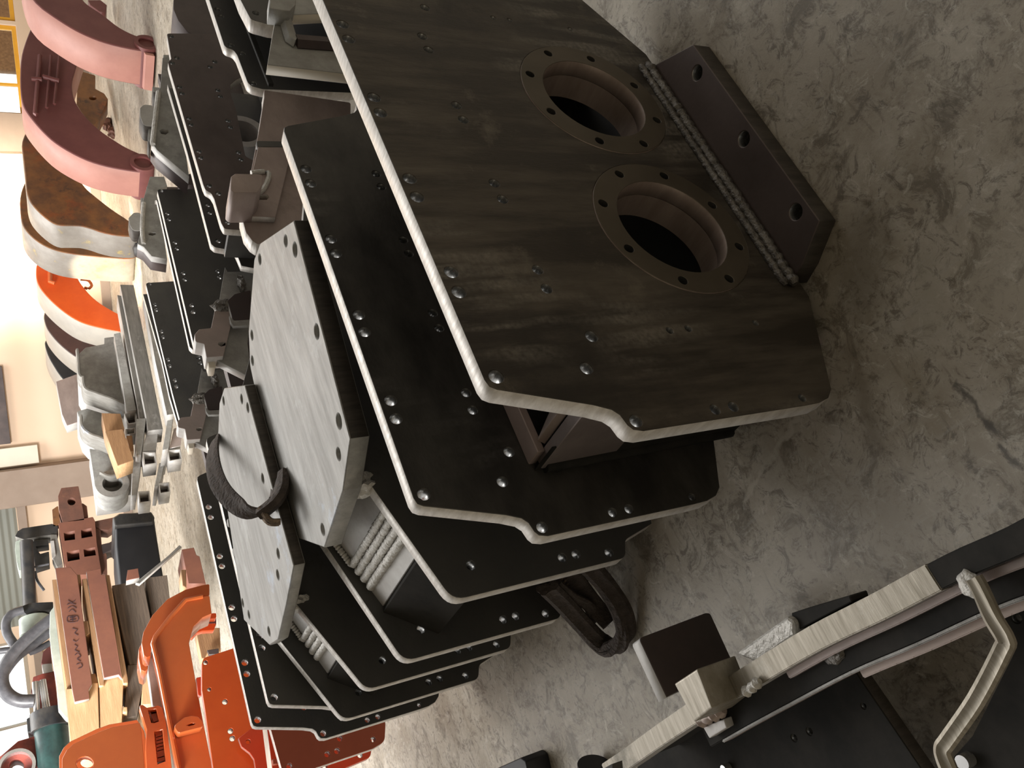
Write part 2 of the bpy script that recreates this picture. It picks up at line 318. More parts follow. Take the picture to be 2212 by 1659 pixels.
def flat_mesh(outline, depth, place, holes=(), bev=0.0015, second=None):
    """extrude a 2-D outline with holes; place(u, v, w) -> world, w from 0 (face) to depth. faces get slot 0, rims slot 1"""
    cu = bpy.data.curves.new('tmp', 'CURVE'); cu.dimensions = '2D'; cu.fill_mode = 'BOTH'
    bev = min(bev, depth*0.3)
    cu.extrude = depth/2 - bev; cu.bevel_depth = bev; cu.bevel_resolution = 0; cu.offset = -bev
    for loop in [fillet(outline)] + [circle(*h) if len(h) == 3 and not isinstance(h[0], tuple) else list(h) for h in holes]:
        sp = cu.splines.new('POLY'); sp.points.add(len(loop)-1)
        for q, (u, v) in zip(sp.points, loop): q.co = (u, v, 0, 1)
        sp.use_cyclic_u = True
    ob = bpy.data.objects.new('tmp', cu); me = bpy.data.meshes.new_from_object(ob)
    bpy.data.objects.remove(ob); bpy.data.curves.remove(cu)
    bm = bmesh.new(); bm.from_mesh(me); bmesh.ops.remove_doubles(bm, verts=bm.verts, dist=1e-5)
    drill = [h for h in holes if len(h) == 3 and not isinstance(h[0], tuple)]
    for f in bm.faces:
        f.material_index = 0 if abs(f.normal.z) > 0.6 else 1
        if f.material_index and drill:
            c = f.calc_center_median()
            if any((c.x-h[0])**2 + (c.y-h[1])**2 < (h[2]*1.15)**2 for h in drill): f.material_index = 2
    for v in bm.verts: v.co = place(v.co.x, v.co.y, depth/2 - v.co.z)
    bmesh.ops.recalc_face_normals(bm, faces=bm.faces)
    bm.to_mesh(me); bm.free(); return me
def placeY(Y, sgn=1): return lambda u, v, w: Vector((u, Y + sgn*w, v))
def placeZ(z, sgn=-1): return lambda u, v, w: Vector((u, v, z + sgn*w))
def placeX(X, sgn=1): return lambda u, v, w: Vector((X + sgn*w, u, v))
def slabY(name, pts, Y, depth, mats, parent=None, holes=(), bev=0.0015):   # pts in (x, z)
    return link(name, flat_mesh(pts, depth, placeY(Y), holes, bev), mats, parent)
def slabZ(name, pts, z, depth, mats, parent=None, holes=(), bev=0.0015):   # pts in (x, y); depth goes down
    return link(name, flat_mesh(pts, depth, placeZ(z), holes, bev), mats, parent)
def slabX(name, pts, X, depth, mats, parent=None, holes=(), bev=0.0015):   # pts in (y, z); depth goes to +X
    return link(name, flat_mesh(pts, depth, placeX(X), holes, bev), mats, parent)
def tY(px, Y, r=0):
    out = []
    for p in px:
        q = pY(p[0], p[1], Y); rr = p[2] if len(p) > 2 else r
        out.append((q.x, q.z, rr))
    return out
def tZ(px, z, r=0):
    return [(pZ(p[0], p[1], z).x, pZ(p[0], p[1], z).y, p[2] if len(p) > 2 else r) for p in px]
def tX(px, X, r=0):
    return [(pX(p[0], p[1], X).y, pX(p[0], p[1], X).z, p[2] if len(p) > 2 else r) for p in px]
def box_me(a, b, bev=0.0):
    me = bpy.data.meshes.new('box'); bm = bmesh.new(); bmesh.ops.create_cube(bm, size=1)
    for v in bm.verts: v.co = Vector([(a[i]+b[i])/2 + v.co[i]*(b[i]-a[i]) for i in range(3)])
    if bev: bmesh.ops.bevel(bm, geom=list(bm.edges), offset=bev, segments=2, affect='EDGES', profile=0.6)
    bm.to_mesh(me); bm.free(); return me
def box(name, a, b, mt, parent=None, bev=0.003): return link(name, box_me(a, b, bev), mt, parent)
def tube_me(pts, r, n=12, flat=1.0, caps=True, up=Vector((0, 0, 1)), closed=False):
    """round or flattened bar swept along pts (world)"""
    me = bpy.data.meshes.new('tube'); bm = bmesh.new(); P = [Vector(p) for p in pts]; rings = []
    for i, p in enumerate(P):
        a = P[max(i-1, 0)]; b = P[min(i+1, len(P)-1)]; t = (b-a).normalized()
        u = up - t*up.dot(t)
        if u.length < 0.05: u = Vector((1, 0, 0)) - t*t.x
        u.normalize(); s = t.cross(u)
        rr = r[i] if isinstance(r, (list, tuple)) else r
        rings.append([bm.verts.new(p + (u*math.cos(2*math.pi*k/n)*rr + s*math.sin(2*math.pi*k/n)*rr*flat)) for k in range(n)])
    for A, B in zip(rings, rings[1:]):
        for k in range(n): bm.faces.new((A[k], A[(k+1) % n], B[(k+1) % n], B[k]))
    if caps: bm.faces.new(rings[0][::-1]); bm.faces.new(rings[-1])
    bmesh.ops.recalc_face_normals(bm, faces=bm.faces); bm.to_mesh(me); bm.free(); return me
def smooth_path(pts, k=6):
    P = [Vector(p) for p in pts]; out = []
    for i in range(len(P)-1):
        p0 = P[max(i-1, 0)]; p1 = P[i]; p2 = P[i+1]; p3 = P[min(i+2, len(P)-1)]
        for j in range(k):
            t = j/k
            out.append(0.5*((2*p1) + (p2-p0)*t + (2*p0-5*p1+4*p2-p3)*t*t + (3*p1-p0-3*p2+p3)*t**3))
    out.append(P[-1]); return out
def tube(name, pts, r, mt, parent=None, n=12, flat=1.0, up=Vector((0, 0, 1)), k=0):
    if k: pts = smooth_path(pts, k)
    return link(name, tube_me(pts, r, n, flat, True, up), mt, parent, True)
def cyl_me(c0, c1, r0, r1=None, n=28, hollow=None):
    r1 = r0 if r1 is None else r1; c0 = Vector(c0); c1 = Vector(c1); t = (c1-c0).normalized()
    u = t.orthogonal().normalized(); s = t.cross(u); me = bpy.data.meshes.new('cyl'); bm = bmesh.new()
    def ring(c, r): return [bm.verts.new(c + u*math.cos(2*math.pi*k/n)*r + s*math.sin(2*math.pi*k/n)*r) for k in range(n)]
    A = ring(c0, r0); B = ring(c1, r1)
    def skin(P, Q):
        for k in range(n): bm.faces.new((P[k], P[(k+1) % n], Q[(k+1) % n], Q[k]))
    skin(A, B)
    if hollow:
        Ai = ring(c0, hollow); Bi = ring(c1, hollow); skin(Bi, Ai); skin(Ai, A); skin(B, Bi)
    else: bm.faces.new(A[::-1]); bm.faces.new(B)
    bmesh.ops.recalc_face_normals(bm, faces=bm.faces); bm.to_mesh(me); bm.free(); return me
def cyl(name, c0, c1, r0, mt, parent=None, r1=None, n=28, hollow=None):
    return link(name, cyl_me(c0, c1, r0, r1, n, hollow), mt, parent, True)
def bead(name, a, b, r, mt, parent=None, step=None, wob=0.25):
    """rippled weld bead from a to b"""
    a, b = Vector(a), Vector(b); L = (b-a).length; step = step or r*0.55; n = max(3, int(L/step))
    pts, rad = [], []
    for i in range(n+1):
        q = a.lerp(b, i/n); pts.append(q + Vector((random.uniform(-1, 1), random.uniform(-1, 1), random.uniform(-1, 1)))*r*0.08)
        rad.append(r*(1 + wob*(1 if i % 2 else -1)*random.uniform(0.4, 1)) if 0 < i < n else r*0.6)
    return link(name, tube_me(pts, rad, 10), mt, parent, True)
def lump(name, c, s, mt, parent=None, seed=1, amp=0.3):
    me = bpy.data.meshes.new('lump'); bm = bmesh.new(); bmesh.ops.create_icosphere(bm, subdivisions=3, radius=1)
    rnd = random.Random(seed); ph = [rnd.uniform(0, 6) for _ in range(6)]
    for v in bm.verts:
        k = 1 + amp*(math.sin(v.co.x*5+ph[0])*math.sin(v.co.y*6+ph[1]) + 0.5*math.sin(v.co.z*9+ph[2])*math.sin(v.co.x*11+ph[3]))
        v.co = Vector((v.co.x*s[0]*k, v.co.y*s[1]*k, v.co.z*s[2]*k)) + Vector(c)
    bm.to_mesh(me); bm.free(); return link(name, me, mt, parent, True)

# ================================================================== THE SETTING
fl_me = bpy.data.meshes.new('floor'); bm = bmesh.new()
vs = [bm.verts.new(v) for v in ((-14, -6, 0), (26, -6, 0), (26, 26, 0), (-14, 26, 0))]; bm.faces.new(vs); bm.to_mesh(fl_me); bm.free()
fl_me.materials.append(M['floor']); fo = bpy.data.objects.new('floor', fl_me); C.objects.link(fo); ids(fo, kind='structure')

# back wall: vertical plane through two floor points read off the photograph
WA = pZ(285, 1095); WB = pZ(185, 100); WD = (WB - WA); WD.z = 0; WD.normalize()
WN = Vector((-WD.y, WD.x, 0)); WN = WN if WN.dot(FWD) > 0 else -WN
def wall_uv(x, y):
    r = ray(x, y); t = (WA - EYE).dot(WN)/r.dot(WN); p = EYE + r*t - WA; return (p.dot(WD), p.z)
def placeW(off=0.0): return lambda u, v, w: Vector((WA.x, WA.y, 0)) + WD*u + WN*(w + off) + Vector((0, 0, v))
def slabW(name, px, off, depth, mt, parent=None, raw=False, holes=()):
    pts = px if raw else [wall_uv(*p[:2]) for p in px]
    return link(name, flat_mesh(pts, depth, placeW(off), holes, 0.004), mt, parent)
def rect(u0, v0, u1, v1): return [(u0, v0), (u1, v0), (u1, v1), (u0, v1)]
u_r0 = wall_uv(20, 250)[0]; u_r1 = wall_uv(20, -160)[0]
z_top = 6.5
uw0, uw1 = wall_uv(30, 1659)[0], wall_uv(30, 1372)[0]

winR = rect(u_r0, 0.95, u_r0 + 1.36, 4.6); winR2 = rect(u_r0 + 1.42, 0.95, u_r0 + 5.0, 4.6)
winL = rect(uw1 - 4.5, 1.78, uw1 - 0.1, 4.2)
shutL = rect(uw1 + 0.12, 1.70, wall_uv(30, 1095)[0], 4.6)
wo_ = slabW('wall_back', rect(-9, 0, 14, z_top), 0, 0.25, M['wall'], raw=True, holes=[winR, winR2, winL, shutL]); ids(wo_, kind='structure')
sh = slabW('door_1', [(a, b) for a, b in shutL], 0.05, 0.05, M['shutter'], raw=True); ids(sh, 'grey green ribbed roller shutter high in the wall', kind='structure')
def window(name, r, nb, mt, nh=1, split=None):
    (u0, v0), _, (u1, v1), _ = r; g = 0.06; e = empty(name, tuple(placeW(0)((u0+u1)/2, v0, 0)), None, None); e['kind'] = 'structure'
    cells = []
    for i in range(nb):
        for j in range(nh):
            fr = split or [k/nb for k in range(nb+1)]; a = u0 + g + (u1-u0-g)*fr[i]; b = u0 + (u1-u0)*fr[i+1] - (g if i == nb-1 else 0)
            c = v0 + g + (v1-v0-g)*j/nh; d = v0 + (v1-v0)*(j+1)/nh - (g if j == nh-1 else 0)
            cells.append(rect(a, c, b, d))
    slabW('window_frame', rect(u0, v0, u1, v1), 0.05, 0.09, mt, e, True, cells)
    slabW('window_pane', rect(u0+0.02, v0+0.02, u1-0.02, v1-0.02), 0.09, 0.006, M['glass'], e, True)
M['frame_yellow'] = mat('yellow_window_frame', (0.75, 0.38, 0.03), (0.70, 0.34, 0.03), 0, 0.5)
M['frame_beige'] = mat('beige_window_frame', (0.45, 0.38, 0.30), (0.40, 0.34, 0.27), 0, 0.5)
window('window_1', winR, 2, M['frame_yellow'], 1, [0, 0.34, 1])
window('window_2', winR2, 2, M['frame_yellow'], 2)
window('window_3', winL, 3, M['frame_beige'], 2)
def wall_strip(name, ya, yb, z0, z1, d, mt, xr=60):
    ua, ub = wall_uv(xr, ya)[0], wall_uv(xr, yb)[0]
    o = slabW(name, rect(min(ua, ub), z0, max(ua, ub), z1), -d, d, mt, raw=True); ids(o, kind='structure')
wall_strip('trim_1', 1000, 1078, 0, z_top, 0.30, M['column'], 100)
wall_strip('trim_2', 250, 332, 0, z_top, 0.25, M['column'], 20)
wall_strip('trim_6', 790, 958, 1.66, 3.6, 0.08, M['dark_brown'], 10)
wall_strip('trim_3', 964, 1004, 1.30, 3.2, 0.12, M['white_trim'], 30)
o = slabW('trim_4', rect(-9, 0.0, 14, 0.14), -0.04, 0.04, M['column'], raw=True); ids(o, kind='structure')
o = slabW('trim_5', rect(wall_uv(30, 1200)[0]-3.5, 1.56, wall_uv(30, 1095)[0]+0.2, 1.69), -0.08, 0.08, M['column'], raw=True); ids(o, kind='structure')

# unseen roof added to shade the near half; the far half is left open
def roof_at(d0, d1, name, z=6.6):
    fw = Vector((WN.x, WN.y, 0)); me = bpy.data.meshes.new(name); bm = bmesh.new(); pts = [fw*d0 - WD*16, fw*d0 + WD*16, fw*d1 + WD*16, fw*d1 - WD*16]
    A = [bm.verts.new((p.x, p.y, z)) for p in pts]; B = [bm.verts.new((p.x, p.y, z+.2)) for p in pts]
    bm.faces.new(A); bm.faces.new(B[::-1])
    for k in range(4): bm.faces.new((A[k], A[(k+1) % 4], B[(k+1) % 4], B[k]))
    bmesh.ops.recalc_face_normals(bm, faces=bm.faces); bm.to_mesh(me); bm.free(); me.materials.append(M['roof'])
    o = bpy.data.objects.new(name, me); C.objects.link(o); ids(o, kind='structure'); return o
roof_at(-9.0, 5.0, 'shade_roof')
# neighbouring brick house seen through the yellow framed window
M['brick'] = mat('sunlit_brick', (0.62, 0.38, 0.22), (0.42, 0.25, 0.15), 0, 0.8, 20)
bh = slabW('brick_house', rect(u_r0 + 2.0, 0, u_r0 + 9, 5.0), 6.0, 0.4, M['brick'], raw=True,
           holes=[rect(u_r0+3.0+i*1.3, 1.2+j*1.5, u_r0+3.7+i*1.3, 2.2+j*1.5) for i in range(4) for j in range(2)])
ids(bh, 'sunlit brick house with window openings seen outside through yellow framed window', 'house')
# sun patch from the high window onto the curved arms
tgt = pY(255, 590, 9.35); so.location = (tgt.x-4.6, tgt.y+2.4, 5.6)
so.rotation_euler = (tgt - so.location).to_track_quat('-Z', 'Y').to_euler()

spot2 = bpy.data.lights.new('window_sunbeam_wall', 'SPOT'); spot2.energy = 11000; spot2.spot_size = math.radians(34); spot2.spot_blend = 0.9
spot2.color = (1.0, 0.90, 0.72); spot2.shadow_soft_size = 0.5
so2 = bpy.data.objects.new('window_sunbeam_wall', spot2); C.objects.link(so2)
_q = placeW(0)(wall_uv(60, 480)[0], wall_uv(60, 480)[1] + .5, 0); so2.location = _q - WN*5.0 + Vector((0, 0, 3.2)) - WD*1.0
so2.rotation_euler = (_q - so2.location).to_track_quat('-Z', 'Y').to_euler()
# ================================================================== HOUSING A (notched side plates)
YA1, YA2, TH = 1.079, 1.503, 0.042
half_px = zc(1000, 500, 2.765, [(130, 885), (160, 925), (205, 943), (500, 990), (780, 1035), (890, 1063), (940, 1095), (985, 1155), (1020, 1182), (1080, 1190), (1400, 1140), (2040, 1040), (2130, 1022), (2185, 992), (2202, 940)])
half = [(pY(x, y, YA1).x, pY(x, y, YA1).z) for x, y in half_px]
half = half + [(0.806, 0.030)]
XC = 1.232
prof = half + [(2*XC - u, v) for u, v in reversed(half)]
def prof_at(dx=0.0, dz=0.0): return [(u + dx, v + dz) for u, v in prof]
holes1 = []
for px, r in ([((740, 52), .0135), ((753, 84), .0135), ((808, 210), .0135), ((822, 243), .0135), ((885, 385), .0135), ((901, 425), .0135),
               ((975, 587), .0135), ((991, 630), .0135), ((1072, 813), .0135), ((918, 16), .0115), ((912, 78), .0115), ((926, 107), .0115),
               ((986, 227), .0115), ((1001, 258), .0115), ((1068, 395), .0115), ((1086, 430), .0115), ((1162, 582), .0115), ((1181, 623), .0115),
               ((1278, 726), .0125), ((1267, 795), .0125), ((1066, 38), .007), ((1101, 43), .007), ((1232, 63), .007), ((1447, 713), .008),
               ((1487, 709), .008), ((1632, 697), .007), ((1374, 909), .0125), ((1545, 884), .011), ((1584, 878), .011), ((1733, 859), .009), ((1518, 320), .013)]):
    q = pY(px[0], px[1], YA1); holes1.append((q.x, q.z, r))
RINGS = []
def circ_fit(pts):
    import numpy as np
    A = np.array([[2*a, 2*b, 1] for a, b in pts]); y = np.array([a*a+b*b for a, b in pts]); s = np.linalg.lstsq(A, y, rcond=None)[0]
    return float(s[0]), float(s[1]), float(math.sqrt(s[2]+s[0]**2+s[1]**2))
b1 = zc(1000, 0, 2.765, [(508, 322), (763, 355), (1022, 513), (1157, 720), (1078, 861), (815, 844), (526, 668), (400, 446)])
b2 = zc(1000, 0, 2.765, [(933, 1043), (1200, 1053), (1487, 1228), (1648, 1475), (1588, 1667), (1312, 1677), (990, 1487), (836, 1217)])
for bb in (b1, b2):
    pts = [(pY(x, y, YA1).x, pY(x, y, YA1).z) for x, y in bb]; RINGS.append((circ_fit(pts), pts))

hA = empty('breaker_housing', (XC, (YA1+YA2)/2, 0), 'large dark steel housing nearest the camera with two round bolted bores', 'machine housing')
BR = 0.137; RO = 0.195
bigholes = [(c[0][0], c[0][1], RO, 48) for c in RINGS]
def plateA(name, Y, dx, holes, mt, parent, big=()):
    hl = [(u+dx, v, r) for u, v, r in holes] + [circle(u+dx, v, r, 44) for u, v, r, _ in big]
    return slabY(name, prof_at(dx), Y, TH, [mt, M['edge']], parent, hl)
near = plateA('side_plate', YA1, 0, holes1, M['near_plate'], hA, bigholes)
near['label'] = 'brushed dark near side plate with two flanged bores'
sec = plateA('side_plate', YA2, 0.004, [h for h in holes1], M['second_plate'], hA); sec['label'] = 'black scored rear side plate with swirled grinding marks'
for (cc, pts) in RINGS:
    bolts = [(u, v, 0.0115) for u, v in pts]
    rg = link('bore_ring', flat_mesh(circle(cc[0], cc[1], RO-0.001, 56), TH, placeY(YA1-0.002), [circle(cc[0], cc[1], BR, 48)] + bolts, 0.001), [M['ring'], M['bronze'], M['matte_black']], hA)
    link('bore_tube', cyl_me((cc[0], YA1+TH-0.001, cc[1]), (cc[0], YA1+0.105, cc[1]), BR+0.012, None, 56, BR), M['bronze'], rg, True)
# foot flange, gusset weld
zf = 0.055
foot = [(0.902, 0.936, .004), (1.502, 0.936, .004), (1.60, 1.083), (0.85, 1.083), (0.862, 1.030)]
fh = []
for px in zc(1000, 0, 2.765, [(1397, 435), (1676, 830), (1986, 1265)]):
    q = pZ(px[0], px[1], zf); fh.append((q.x, q.y, 0.0185))
ff = slabZ('foot_flange', foot, zf, zf, [M['brown_plate'], M['flame_cut']], hA, fh, 0.002); ff['label'] = 'bolt down foot flange with three holes'
bead('weld_bead', (0.835, YA1-0.012, zf+0.012), (1.60, YA1-0.012, zf+0.012), 0.013, M['weld'], hA, 0.011, 0.18)
bead('weld_bead', (0.84, YA1-0.004, zf+0.030), (1.60, YA1-0.004, zf+0.030), 0.010, M['weld'], hA, 0.011, 0.18)
# web plates between the side plates
def hexa(name, a4, b4, mt, parent):
    me = bpy.data.meshes.new(name); bm = bmesh.new(); A = [bm.verts.new(v) for v in a4]; B = [bm.verts.new(v) for v in b4]
    bm.faces.new(A[::-1]); bm.faces.new(B)
    for k in range(4): bm.faces.new((A[k], A[(k+1) % 4], B[(k+1) % 4], B[k]))
    bmesh.ops.recalc_face_normals(bm, faces=bm.faces); bmesh.ops.bevel(bm, geom=list(bm.edges), offset=0.002, segments=1, affect='EDGES')
    bm.to_mesh(me); bm.free(); return link(name, me, mt, parent)
def webX(name, p0, p1, t, y0, y1, mt, parent):
    """plate spanning y0..y1 whose section runs p0 -> p1 in (x, z), thickness t to the +normal side"""
    d = Vector((p1[0]-p0[0], p1[1]-p0[1])).normalized(); n = Vector((-d.y, d.x))*t
    q = [(p0[0], p0[1]), (p1[0], p1[1]), (p1[0]+n.x, p1[1]+n.y), (p0[0]+n.x, p0[1]+n.y)]
    return hexa(name, [(u, y0, v) for u, v in q], [(u, y1, v) for u, v in q], mt, parent)
ya, yb = YA1+TH, YA2
pe0 = pY(1165, 1018, YA2); pe1 = pY(1600, 932, YA2)
webX('end_web', (pe0.x, pe0.z), (pe1.x, 0.02), 0.03, ya, yb-.01, M['pinkish'], hA)
webX('end_web_rim', (pe0.x+.002, pe0.z+.012), (pe1.x-.004, 0.02), 0.004, yb-.10, yb, M['matte_black'], hA)
link('corner_fillet', tube_me([(pe0.x+.004, YA2-0.012, pe0.z-.01), (pe1.x, YA2-0.012, 0.03)], 0.016, 10), M['matte_black'], hA, True)
webX('top_web', (pe0.x+0.02, pe0.z), (2*XC-pe0.x, pe0.z), 0.020, yb-.055, yb, M['taupe'], hA)
webX('void_sheet', (pe0.x+0.02, pe0.z-.16), (2*XC-pe0.x, pe0.z-.16), 0.020, ya, yb, M['dark_void'], hA)  # dark sheet painting the shade in the gap between the plates
webX('slanted_web', (pe0.x+0.035, pe0.z-.005), (pe0.x+0.19, pe0.z-0.15), 0.02, ya+0.0, yb-.055, M['bronze'], hA)
webX('inner_floor_web', (pe0.x+0.04, 0.10), (2*XC-pe0.x-0.04, 0.10), 0.025, ya+0.01, yb, M['black'], hA)
webX('end_web', (2*XC-pe1.x-0.03, 0.02), (2*XC-pe0.x-0.03, pe0.z), 0.03, ya+.13, yb, M['near_plate'], hA)

# ================================================================== HOUSINGS B, C (flanged)
def housing_B(name, y0, y1, dx, xc, zfl, fl_poly, fl_holes, label, seed, fth=0.052, lumpx=(782, 1050)):
    h = empty(name, (xc, (y0+y1)/2, 0), label, 'machine housing', 'flanged housings in the front row')
    def P(px, Y): q = pY(px[0], px[1], Y); return (q.x, q.z)
    NB = [(p.x, p.z) for p in (pY(a, b, 1.94) for a, b in ((1352, 1204), (1350, 1166), (1408, 1131), (1440, 1104)))]
    L = [(1.05, 0.855), (0.594, 0.705, .05), (0.592, NB[0][1], .03), (NB[1][0], NB[1][1], .03), (NB[2][0], NB[2][1]), (NB[3][0]+.03, 0.012)]
    zs = 0.0
    Lp = [(u + dx, min(v, 0.845) if i else zfl-fth, *(p[2:] if len(p) > 2 else ())) for i, p in enumerate(L) for u, v in [p[:2]]]
    Rp = [(2*xc - p[0], *p[1:]) for p in reversed(Lp)]
    poly = Lp + Rp
    hs = []
    for (u, v) in ((0.672, 0.625), (0.635, 0.360), (0.635, 0.315), (0.618, 0.212)):
        hs += [(u+dx, v, 0.013), (2*xc-u-dx, v, 0.013)]
    hs += [(1.12+dx, 0.52, 0.012), (1.0+dx, 0.30, 0.012)]
    slabY('side_plate', poly, y0, TH, [M['black'], M['edge']], h, hs)
    slabY('side_plate', poly, y1, TH, [M['black'], M['edge']], h, hs)
    # top flange
    fz = flat_mesh(fl_poly, fth, placeZ(zfl), fl_holes, 0.003)
    # rim: pale flame cut at the slanted ends, dark along the long side
    fobj = link('top_flange', fz, [M['bright'], M['flame_cut'], M['grey']], h)
    for p in fz.polygons:
        if p.material_index == 1 and abs(p.normal.x) > 0.45: p.material_index = 2
    fobj['label'] = 'pale machined octagonal flange with bolt holes'
    # inclined cover between the plates with stacked weld beads
    ya, yb = y0+TH, y1
    a = (1.06+dx, 0.838); b = (0.79+dx, 0.738)
    sl = (a[1]-b[1])/(a[0]-b[0])
    def on(u, off=0.0): return (u, a[1] + sl*(u-a[0]) + off)
    d0, d1 = on(1.08+dx, -0.012), on(0.765+dx, -0.012)
    webX('cover_plate', d1, d0, -0.03, ya, yb, M['pale_grey'], h)
    for k in range(4):
        u = 0.815 + dx + k*0.026; q = on(u, -0.004)
        bead('weld_bead', (q[0], ya+0.012, q[1]), (q[0]+0.012, yb-0.012, q[1]), 0.013, M['white_weld'], h, 0.012, 0.14)
    q0, q1 = on(1.02+dx, -.002), on(0.90+dx, -.002)
    bead('weld_bead', (q0[0], yb-0.02, q0[1]), (q1[0], yb-0.02, q1[1]), 0.009, M['white_weld'], h)
    webX('dark_end_web', (0.765+dx, d1[1]-0.006), (0.66+dx, d1[1]-0.15), -0.02, ya, yb, M['matte_black'], h)
    c = on(1.0+dx, 0.01)
    lump('weld_lump', tuple(pY(*lumpx, y0+.03)), (0.030, 0.045, 0.036), M['white_weld'], h, seed, 0.22)
    webX('rear_web', (2*xc-1.08-dx, d0[1]), (2*xc-0.72-dx, d1[1]-0.10), -0.03, ya, yb, M['pale_grey'], h)
    return h
ZB = 0.90
flB = tZ([(634, 476, .004), (756, 948, .004), (740, 1060, .004), (700, 1183, .004), (617, 1153, .004), (540, 790, .03), (537, 715, .03), (549, 560, .02), (562, 525, .02)], ZB)
flBh = []
for (x, y, hh) in [(617, 520, 28), (637, 539, 38), (561, 560, 24), (684, 716, 38), (544, 724, 24), (545, 779, 28), (570, 896, 28), (732, 910, 38), (731, 981, 32), (586, 970, 30), (614, 1105, 26), (631, 1128, 28), (697, 1144, 30)]:
    q = pZ(x, y, ZB); flBh.append((q.x, q.y, 0.0165 if hh < 35 else 0.020))
hB = housing_B('breaker_housing', 1.94, 2.39, 0.0, 1.32, ZB, flB, flBh, 'black flanged housing with long pale top flange, directly behind the nearest housing', 3)
ZC = 0.94
flC = tZ([(528, 832, .01), (634, 1222, .004), (618, 1305, .004), (600, 1382, .004), (582, 1394, .004), (527, 1340, .01), (470, 960, .02), (474, 870, .02), (484, 838, .01)], ZC)
flCh = []
for (x, y, hh) in zc(400, 800, 3.687, [(305, 242), (449, 228), (498, 297), (262, 680), (617, 862), (338, 1218), (382, 1450), (740, 1448), (795, 1118)]) and \
        [(a, b, 26) for a, b in zc(400, 800, 3.687, [(305, 242), (449, 228), (498, 297), (262, 680), (617, 862), (338, 1218), (382, 1450), (740, 1460), (737, 1630)])] + \
        [(a, b, 26) for a, b in zc(400, 1209, 3.687, [(458, 345), (507, 440), (667, 572)])]:
    q = pZ(x, y, ZC); flCh.append((q.x, q.y, 0.0165))
hC = housing_B('breaker_housing', 2.79, 3.13, 0.045, 1.40, ZC, flC, flCh, 'black flanged housing under the webbing loop, its pale flange stained blue', 8, 0.036, (645, 1302))

# ================================================================== HOUSING D (two notched black plates, unpainted)
hD = empty('breaker_housing', (1.36, 3.42, 0), 'black housing of two thin notched plates in front of the orange ones', 'machine housing')
plateA('side_plate', 3.25, 0.125, holes1, M['black'], hD, ())
plateA('side_plate', 3.62, 0.150, holes1, M['black'], hD, ())
webX('end_web', (1.0, 0.66), (0.86, 0.05), 0.03, 3.25+TH, 3.62, M['black'], hD)
webX('end_web', (1.55, 0.02), (1.45, 0.62), 0.03, 3.25+TH, 3.62, M['black'], hD)

# ================================================================== ORANGE PAINTED PLATES behind the black ones
def traced(name, px, Y, depth, mats, parent=None, label=None, cat=None, group=None, holes=(), r=0.0, bev=0.002):
    hh = []
    for h in holes:
        if len(h) == 3 and not isinstance(h[0], tuple): q = pY(h[0], h[1], Y); hh.append((q.x, q.z, h[2]))
        else: hh.append([(pY(a, b, Y).x, pY(a, b, Y).z) for a, b in h])
    o = slabY(name, tY(px, Y, r), Y, depth, mats, parent, hh, bev)
    if label: ids(o, label, cat, group)
    return o
def thing_at(name, px, Y, z, label, cat, group=None):
    q = pY(px[0], px[1], Y); return empty(name, (q.x, Y, z), label, cat, group)
hE = thing_at('painted_housing', (640, 1640), 4.2, 0, 'dull orange painted housing of two plates standing behind the black housings', 'machine housing')
traced('side_plate', [(575, 1540), (820, 1490), (833, 1565, .03), (831, 1602, .04), (806, 1617), (672, 1662), (640, 1720, .03), (625, 1720, .02)], 4.15, 0.045, [M['brick_orange'], M['edge']], hE,
       holes=[(707, 1629, .013), (728, 1622, .013), (806, 1597, .012), (625, 1655, .013), (734, 1595, .013)])
traced('side_plate', [(560, 1540), (800, 1550), (804, 1610), (800, 1636, .03), (720, 1670), (690, 1720), (640, 1720)], 4.5, 0.045, [M['red_orange'], M['primer_top']], hE,
       holes=[(778, 1631, .013), (702, 1655, .013)])
traced('box_web', [(575, 1560), (604, 1560), (622, 1720), (596, 1720)], 4.30, 0.12, [M['red_orange'], M['white_trim']], hE)
traced('lug', [(589, 1640), (603, 1639), (605, 1650), (590, 1651)], 4.26, 0.03, M['brick_orange'], hE)
hE2 = thing_at('painted_housing', (490, 1600), 5.0, 0, 'bright red orange painted plate with round holes beside the curved orange arm', 'machine housing')
traced('side_plate', [(436, 1432, .03), (440, 1421, .02), (520, 1395), (640, 1560), (640, 1800), (478, 1800), (466, 1700), (455, 1620), (444, 1540), (436, 1490)], 4.85, 0.05, [M['hot_orange'], M['primer_top']], hE2,
       holes=[(486, 1516, .014), (498, 1579, .014), (502, 1595, .014), (452, 1489, .010), (444, 1431, .012)])
traced('corner_plate', [(424, 1464), (438, 1461), (445, 1490), (432, 1504), (428, 1500)], 5.10, 0.04, [M['red_orange'], M['primer_top']], hE2)
traced('front_plate', [(515, 1595), (522, 1613, .02), (540, 1627, .02), (549, 1640, .02), (553, 1665), (572, 1800), (720, 1800), (640, 1560), (560, 1560)], 4.76, 0.03, [M['red_orange'], M['primer_top']], hE2, holes=[(585, 1605, .012), (536, 1602, .012)])  # pale rim colour stands for the highlight along its edge
